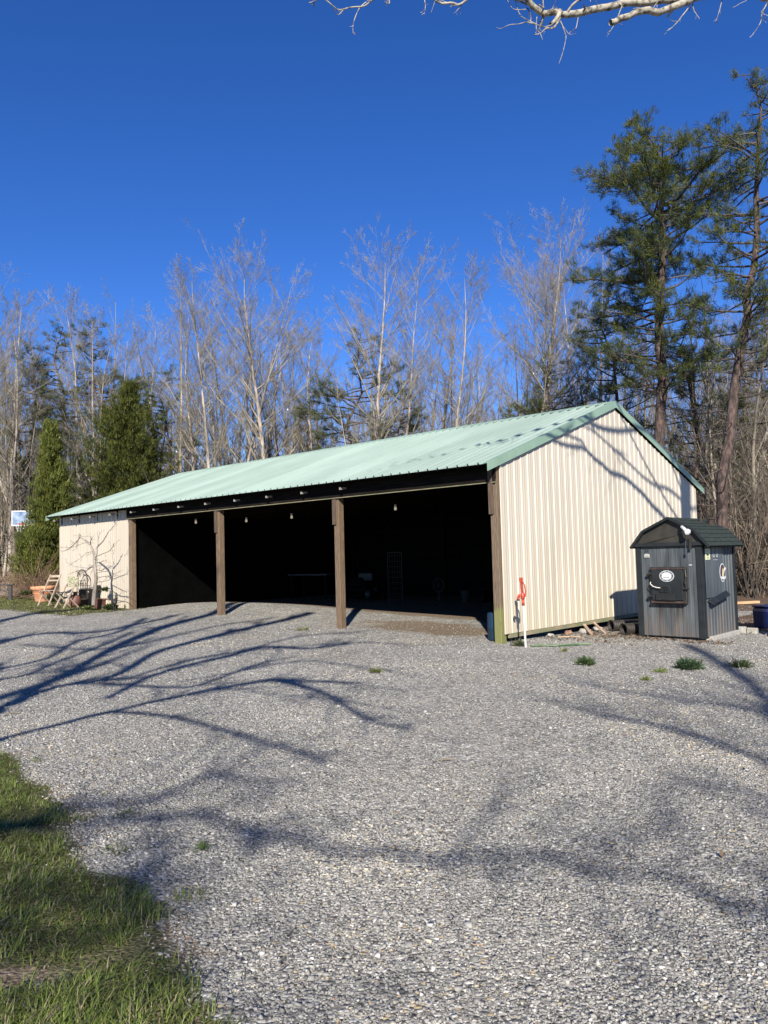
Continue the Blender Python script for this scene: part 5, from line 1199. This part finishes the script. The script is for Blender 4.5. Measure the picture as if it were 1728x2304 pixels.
for pts, w0, w1 in (([(200, 5), (175, 22), (162, 50), (152, 85), (152, 118)], 5, 2), ([(120, 34), (100, 44), (88, 50)], 4, 2), ([(905, 68), (885, 92), (860, 110), (835, 122), (810, 130)], 9, 4), ([(905, 80), (922, 110), (925, 140), (916, 185), (900, 230)], 4, 1.5), ([(905, 82), (925, 100), (940, 122), (965, 115)], 3, 1.5),
    ([(740, 10), (755, 45), (790, 85), (850, 96), (900, 80)], 3, 5), ([(675, 84), (700, 100), (740, 95), (775, 88), (815, 95)], 2, 4), ([(820, 60), (818, 95), (826, 125), (840, 150)], 4, 2), ([(785, 20), (800, 50), (790, 80)], 5, 2), ([(970, 60), (962, 95), (945, 126)], 4, 1.5), ([(710, 10), (735, 25), (780, 40)], 2.5, 3.5),
    ([(1130, 20), (1115, 55), (1100, 90), (1082, 122)], 5, 2), ([(1098, 90), (1130, 88)], 2, 1.5), ([(1395, -20), (1370, 30), (1345, 60), (1325, 85), (1292, 105)], 6, 2.5), ([(1385, -5), (1392, 35), (1412, 64)], 4, 2), ([(1345, 60), (1305, 62)], 2.5, 1.5), ([(1510, -70), (1482, 40), (1464, 92)], 4, 1.5), ([(1625, -130), (1590, -20), (1560, 15), (1522, 35)], 3, 1.5),
    ([(1700, -170), (1680, -40), (1640, 40), (1632, 80), (1596, 126)], 6, 2), ([(1645, 40), (1630, 60), (1658, 66)], 3, 2), ([(930, 50), (960, 18), (1000, -10)], 11, 6), ([(1262, 0), (1235, 30), (1200, 42), (1168, 38)], 3, 1.5), ([(1258, 6), (1256, 45)], 2.5, 1.5), ([(410, -5), (415, 20), (412, 36)], 4, 2), ([(450, 5), (436, 50)], 2, 1), ([(850, 50), (880, 15), (900, -20)], 4, 2), ([(1010, 0), (1012, 20)], 3, 2), ([(1040, 20), (1030, -15)], 3, 2), ([(840, -10), (845, 20), (825, 30)], 6, 6), ([(275, -12), (285, 8), (270, 22)], 4, 3)):
    sky_limb(pts, w0, w1, 8.6, 8.5, (3, 2, .10) if w0 > 3 else None, 5)
# more upper limbs of this tree whose shadows play over the roof
for k, (a, el, L, z) in enumerate(((2.9, .25, 4.6, 7.6), (3.05, .45, 5.4, 8.2), (2.6, .5, 4.2, 9.0), (3.3, .55, 4.5, 9.4), (2.2, .8, 3.0, 10.5), (3.6, .9, 3.0, 11.2), (.3, .5, 3.4, 8.8), (5.2, .6, 3.2, 9.6))):
    q = b0 + Vector((.02, 0, z)); P, R = grow(br, rnd, q, (math.cos(a) * math.cos(el), math.sin(a) * math.cos(el), math.sin(el)), L, .045, 6, 8, .10, .02, .25)
    if any(inframe(p, 60) for p in P): br.b[(8, 6)].pop(); continue
    P2 = [p for p in P]; sprout(br, rnd, P, R, L * .3, 2, (9, 5, 3), .7, .03, keep=away)
Vt, Qt = br.arrays()
finish(o, tr, br, b0)

# ---- little pruned tree in front of the cream wall
p = front(*c7(1050, 1240), -.9); o = empty('pruned_tree', (p.x, p.y, gz(p.x, p.y)), 0, 'small pruned bare tree with crooked limbs before the cream front wall', 'tree'); b0 = o.location.copy()
rnd = random.Random(61); tr, br = Tubes(), Tubes()
def fr7(pts, w0, w1, t0, t1, tb, tw=None, k=7):
    n = len(pts); P = [front(*c7(*q), t0 + (t1 - t0) * i / (n - 1)) for i, q in enumerate(pts)]; R = [(w0 + (w1 - w0) * i / (n - 1)) / 6.9125 * 22.5 / F / 2 for i in range(n)]; tb.add(P, R, k)
    if tw: sprout(tb, rnd, P, R, tw[2], 1, tw[:2], .6, .10, rmin=.0035)
fr7([(1040, 1250), (1045, 1150), (1060, 1000), (1080, 850), (1068, 700), (1055, 560), (1065, 500)], 62, 44, -.9, -.9, tr)
fr7([(1065, 540), (1040, 430), (1000, 340), (920, 260), (830, 190)], 40, 20, -.9, -1.0, tr); fr7([(1065, 520), (1090, 440), (1085, 370), (1110, 335), (1180, 270), (1230, 190), (1265, 125)], 36, 14, -.9, -.8, tr)
for pts, w0, w1, tw in (([(830, 190), (800, 250), (740, 310), (650, 380), (560, 420), (490, 390)], 16, 5, (7, 3, .3)), ([(1000, 330), (990, 270), (1020, 200)], 16, 8, (6, 3, .35)), ([(830, 180), (825, 140)], 12, 8, (4, 3, .5)),
    ([(1265, 125), (1340, 40), (1420, -60)], 9, 4, (5, 3, .3)), ([(1085, 500), (1150, 470), (1200, 450), (1280, 420), (1340, 350), (1355, 295)], 12, 9, (5, 3, .35)), ([(1060, 660), (980, 670), (930, 720), (850, 700), (740, 740), (640, 780)], 12, 5, (8, 3, .3)),
    ([(1075, 600), (1150, 590), (1200, 560)], 12, 7, (4, 3, .3)), ([(1080, 700), (1160, 720), (1250, 650)], 12, 6, (4, 3, .3)), ([(1080, 760), (1160, 740), (1240, 730), (1370, 770), (1500, 710)], 9, 4, (4, 3, .25)), ([(1085, 840), (1170, 815), (1270, 800), (1330, 855)], 10, 8, (4, 3, .25)),
    ([(1085, 900), (1180, 890), (1270, 870), (1340, 810), (1430, 790)], 9, 5, (3, 3, .2)), ([(1060, 480), (1020, 420), (930, 440), (830, 530), (720, 600)], 8, 4, (6, 3, .3)), ([(1110, 335), (1110, 230), (1130, 130)], 8, 4, (5, 3, .3)), ([(940, 280), (860, 300), (700, 360), (500, 350), (380, 300)], 7, 3, (6, 3, .3))):
    fr7(pts, w0, w1, -.9, -.9 + rnd.uniform(-.35, .3), br, tw, 5)
for nm, t in (('trunk', tr), ('branches', br)):
    V, Q = t.arrays(); mesh_np(nm, V - np.array(b0), Q, m_bark if nm == 'trunk' else M('dark_pruned_wood', (.09, .07, .055), (.20, .16, .13), 5, rough=.9), o, smooth=True)
# dry arching shrub behind the terracotta pot
p = front(85, 1345, .9); o = empty('dry_shrub', (p.x, p.y, gz(p.x, p.y)), 0, 'tangle of dry brown arching twigs behind the terracotta pot', 'shrub')
tb = Tubes(); rnd = random.Random(71)
for k in range(330):
    a = rnd.uniform(0, 6.28); el = rnd.uniform(.3, 1.3); L = rnd.uniform(1.0, 2.3)
    P, R = grow(tb, rnd, (rnd.gauss(0, .3), rnd.gauss(0, .25), .0), (math.cos(a) * math.cos(el) * 1.3, math.sin(a) * math.cos(el), math.sin(el)), L, .007, 3, 7, .10, -.13, .4)
    sprout(tb, rnd, P, R, .4, 0, (4,), .7, .0)
V, Q = tb.arrays(); mesh_np('twigs', V, Q, M('dry_russet_twigs', (.16, .09, .055), (.34, .22, .14), 2, rough=.9, island=.3), o)

# ---- leaves, weeds, grass
rg = np.random.default_rng(21)
def leafy(name, pos, n, R, ln, wd, c1, c2, lb, cat, group=None, el=.5, mat=None):
    n = int(n * .6); R *= .66; P = rg.normal(0, R * .45, (n, 3)) * np.array([1, 1, .42]); P[:, 2] = np.abs(P[:, 2]) + .01; D = P / (np.linalg.norm(P, axis=1, keepdims=True) + 1e-6) + np.array([0, 0, el]); g = rg.random((n, 1))
    V, T, c = tufts(P, D, 4, ln, wd, .5, np.array(c1) * (1 - g) + np.array(c2) * g, rg); o = mesh_np(name, V, T, mat or m_leaf, col=c, tri=True); o.location = pos; return tag(o, lb, cat, group)
def wd(px, py): p = onz(px, py, 0); p.z = gz(p.x, p.y); return p
leafy('weed', wd(1318, 1488), 120, .15, .09, .010, (.04, .075, .02), (.09, .13, .04), 'green weed clump in the gravel in front of the gable wall', 'weed', 'weeds growing in the gravel')
leafy('weed', wd(1553, 1494), 260, .24, .09, .010, (.035, .07, .03), (.08, .12, .05), 'largest green weed clump in the gravel in front of the furnace', 'weed', 'weeds growing in the gravel')
leafy('weed', wd(1665, 1490), 110, .17, .08, .008, (.05, .08, .03), (.12, .15, .05), 'sparse weed right of the largest clump in the gravel', 'weed', 'weeds growing in the gravel')
leafy('weed', wd(1483, 1503), 60, .11, .04, .006, (.12, .16, .03), (.20, .24, .05), 'pale yellow-green flat weed just left of the largest clump', 'weed', 'weeds growing in the gravel')
leafy('weed', wd(1453, 1521), 40, .09, .035, .006, (.12, .16, .03), (.20, .22, .05), 'lowest pale flat weed in the gravel before the furnace', 'weed', 'weeds growing in the gravel')
leafy('weed', wd(1270, 1463), 45, .08, .04, .006, (.14, .17, .04), (.22, .24, .06), 'tiny pale tuft of weed right of the hydrant', 'weed', 'weeds growing in the gravel')
leafy('weed', wd(845, 1512), 80, .16, .035, .006, (.10, .13, .03), (.20, .22, .05), 'flat yellow-green weed patch in the middle of the yard', 'weed', 'weeds growing in the gravel')
leafy('weed', wd(680, 1430), 80, .2, .035, .006, (.10, .13, .03), (.20, .22, .05), 'flat weed patch in the gravel between the two middle posts', 'weed', 'weeds growing in the gravel')
leafy('weed', wd(455, 1910), 26, .035, .045, .003, (.08, .13, .03), (.16, .22, .05), 'tiny green sprout in the gravel right of the lawn edge', 'weed', 'weeds growing in the gravel')
p = gl(.35, -.12); leafy('weed', Vector(p), 120, .16, .07, .006, (.05, .07, .025), (.12, .12, .05), 'low green weeds round the foot of the hydrant', 'weed', 'weeds growing in the gravel')
q = front(*c7(1300, 1200), -.45); leafy('leafy_bush', Vector((q.x, q.y, gz(q.x, q.y) + .04)), 260, .26, .07, .022, (.025, .045, .015), (.09, .11, .04), 'dark leafy bush between the brown planter and the rooster', 'bush')
q = front(*c7(980, 1270), -.8); leafy('leafy_bush', Vector((q.x, q.y, gz(q.x, q.y))), 260, .30, .05, .016, (.03, .05, .012), (.10, .12, .03), 'low mossy green cushion at the foot of the little pruned tree', 'bush')
q = front(*c7(1210, 1030), -.3); leafy('leafy_bush', Vector((q.x, q.y, gz(q.x, q.y) + .52)), 60, .16, .07, .018, (.025, .045, .015), (.08, .10, .04), 'thin dark ivy sprig against the cream wall', 'bush')
q = front(*c7(430, 1120), -.25); leafy('leafy_bush', Vector((q.x, q.y, gz(q.x, q.y) + .1)), 300, .42, .08, .016, (.02, .035, .012), (.06, .08, .03), 'dark bush between the terracotta pot and the wall corner', 'bush')
q = front(*c7(0, 1010), -.2); leafy('leafy_bush', Vector((q.x, q.y, gz(q.x, q.y) + .2)), 200, .36, .08, .012, (.03, .05, .012), (.10, .11, .03), 'green sprawling bush left of the terracotta pot', 'bush')
def grass():
    pts = []
    n = 330000; x = rg.uniform(-5.2, .1, n); y = rg.uniform(1.6, 7.8, n); P = np.stack([x, y], 1); keep = []
    for x, y in P:
        e = grass_edge(y) - x + mnoise.noise(Vector((x * 1.3, y * 1.3, 0))) * .25 * .7 + mnoise.noise(Vector((x * 4, y * 4, 5))) * .10
        bare_ = mnoise.noise(Vector((x * 1.5 + 3, y * 2.4, 2.0))) + .5 * mnoise.noise(Vector((x * 5, y * 6, 7.0)))
        d = min(1, max(0, e / .18)) * (1 - min(.97, 1.3 * math.exp(-((x + 1.58) / .30) ** 2 - ((y - 3.12) / .11) ** 2 + mnoise.noise(Vector((x * 1.3, y * 1.3, 0))) * .4))) * (1 if bare_ < .36 else .2); keep.append(rg.random() < d or (e > -.35 and mnoise.noise(Vector((x * 3.3, y * 3.3, 12))) > .42 and rg.random() < .35))
    P = P[np.array(keep)]; near = len(P)
    # strip before the cream wall
    n = 52000; x = rg.uniform(-16.5, -5.5, n); y = rg.uniform(20, 34, n); Q_ = []
    for a, b in zip(x, y):
        xl, yl = toBL(a, b); s = b - strip_front(a)
        if xl < -12.6 and s > mnoise.noise(Vector((a * 2, b * 2, 0))) * .25 and s < 5.2 and not (yl > -.02 and xl > -17.45) and a < wall_edge[-1].x + .2: Q_.append((a, b))
    # sparse green on the forest floor to the right
    n = 5000; x = rg.uniform(6.5, 14, n); y = rg.uniform(15.5, 26, n)
    for a, b in zip(x, y):
        xl, yl = toBL(a, b)
        if xl > 2.6 and yl > 3.4 and mnoise.noise(Vector((a * .8, b * .8, 3))) > -.05: Q_.append((a, b))
    P = np.concatenate([P, np.array(Q_)]); n = len(P); far = np.arange(n) >= near
    Z = np.array([gz(a, b) for a, b in P]); cl = np.array([mnoise.noise(Vector((a * 2.2, b * 2.2, 4))) for a, b in P]); cl2 = np.array([mnoise.noise(Vector((a * 7, b * 7, 6))) for a, b in P])
    L = np.clip(rg.lognormal(0, .35, n) * (.030 + .050 * np.clip(cl + .1, 0, 1) + .03 * np.clip(cl2, 0, 1)), .012, .14); L[far] = rg.uniform(.02, .075, far.sum()); wdt = np.where(far, .006, .0017) * rg.uniform(.7, 1.5, n)
    az = 3.5 * cl + 5 * cl2 + rg.normal(0, 1.1, n); bend = rg.uniform(.5, 1.7, n)
    dx, dy = np.cos(az), np.sin(az); sx, sy = -dy, dx
    rows = []
    for t, w in ((0, 1), (.4, .9), (.75, .6), (1, .08)):
        ho = L * bend * t ** 1.5 * .8; zz = L * t * np.maximum(.12, 1 - .48 * bend * t)
        cx, cy = P[:, 0] + dx * ho, P[:, 1] + dy * ho
        rows.append(np.stack([cx - sx * wdt * w, cy - sy * wdt * w, Z + zz], 1)); rows.append(np.stack([cx + sx * wdt * w, cy + sy * wdt * w, Z + zz], 1))
    V = np.stack(rows, 1).reshape(-1, 3); q = np.array([(0, 1, 3, 2), (2, 3, 5, 4), (4, 5, 7, 6)]); Qx = (q[None] + (np.arange(n) * 8)[:, None, None]).reshape(-1, 4)
    g = rg.random((n, 1)); c = np.array([.075, .115, .022]) * (1 - g) + np.array([.235, .285, .06]) * g; dry = rg.random(n) < .19; c[dry] = np.array([.34, .29, .17]) * rg.uniform(.6, 1.1, (dry.sum(), 1)); 
    c[far] *= 1.0; fy = far & (rg.random(n) < .4); c[fy] = np.array([.22, .22, .07])
    o = mesh_np('grass', V, Qx, m_grass, col=np.repeat(c, 8, 0)); tag(o, 'short spring grass at the lower left and before the cream wall', 'grass', kind='stuff'); print('blades', n)
grass()
def litter():
    P = []; n = 0
    while n < 3600:
        a = rg.random()
        if a < .12: xl, yl = rg.normal(.7, .5), rg.uniform(1.0, 3.6); xl = max(xl, .03)
        elif a < .22: xl, yl = rg.uniform(.2, 3.0), rg.normal(2.45, .18)
        else: xl, yl = rg.uniform(1.2, 9), rg.uniform(4.4, 12)
        p = BL(xl, yl)
        if 1.2 < xl < 2.46 and 2.7 < yl < 4.55: continue
        P.append((p.x, p.y, gz(p.x, p.y) + .012)); n += 1
    for k in range(110):                                  # strays blown over the yard
        y = rg.uniform(3, 13); x = rg.uniform(-.5, .5) * y
        if x > grass_edge(y): P.append((x, y, gz(x, y) + .02)); n += 1
    P = np.array(P); d = rg.normal(0, 1, (n, 3)) * np.array([1, 1, .35]); d /= np.linalg.norm(d, axis=1, keepdims=True); s = np.cross(d, np.array([0, 0, 1.]) + rg.normal(0, .4, (n, 3))); s /= np.linalg.norm(s, axis=1, keepdims=True)
    l = rg.uniform(.02, .05, (n, 1)); l[-110:] *= .5; w = l * rg.uniform(.25, .5, (n, 1)); V = np.stack([P - d * l, P - s * w, P + d * l, P + s * w], 1).reshape(-1, 3); V[:, 2] += rg.uniform(0, .012, len(V))
    c = np.array([.25, .16, .095]) * rg.uniform(.35, 1.2, (n, 1)); o = mesh_np('fallen_leaves', V, np.arange(4 * n).reshape(-1, 4), m_leaf, col=np.repeat(c, 4, 0)); tag(o, 'brown fallen leaves scattered about the furnace and wall foot', 'leaves', kind='stuff')
litter()
# a few twigs dropped on the gravel
rnd = random.Random(91); 
for k, (x, y, L, a, lb) in enumerate(((648, 2105, .10, 1.2, 'curved dark twig on the gravel at the lower left'), (1590, 2030, .12, -.7, 'dark straight twig on the gravel toward the lower right'), (1690, 2035, .10, -.5, 'short dark twig on the gravel at the right edge'), (1065, 2132, .09, .35, 'pale straw lying on the gravel at the bottom middle'), (10, 1612, .35, .5, 'dark stick in the limb shadow at the left edge'), (985, 1712, .25, .2, 'thin twig on the gravel in the middle of the yard'))):
    p = wd(x, y); tb = Tubes(); grow(tb, rnd, (0, 0, .012), (math.cos(a), math.sin(a), .02), L, .0035 if y > 1900 else .008, 5, 6, .15, 0, .5); V, Q = tb.arrays()
    o = mesh_np('twig', V, Q, m_twigd if k != 3 else m_teak2); o.location = p; tag(o, lb, 'twig', 'twigs fallen on the gravel')
print('objects', len(bpy.data.objects))
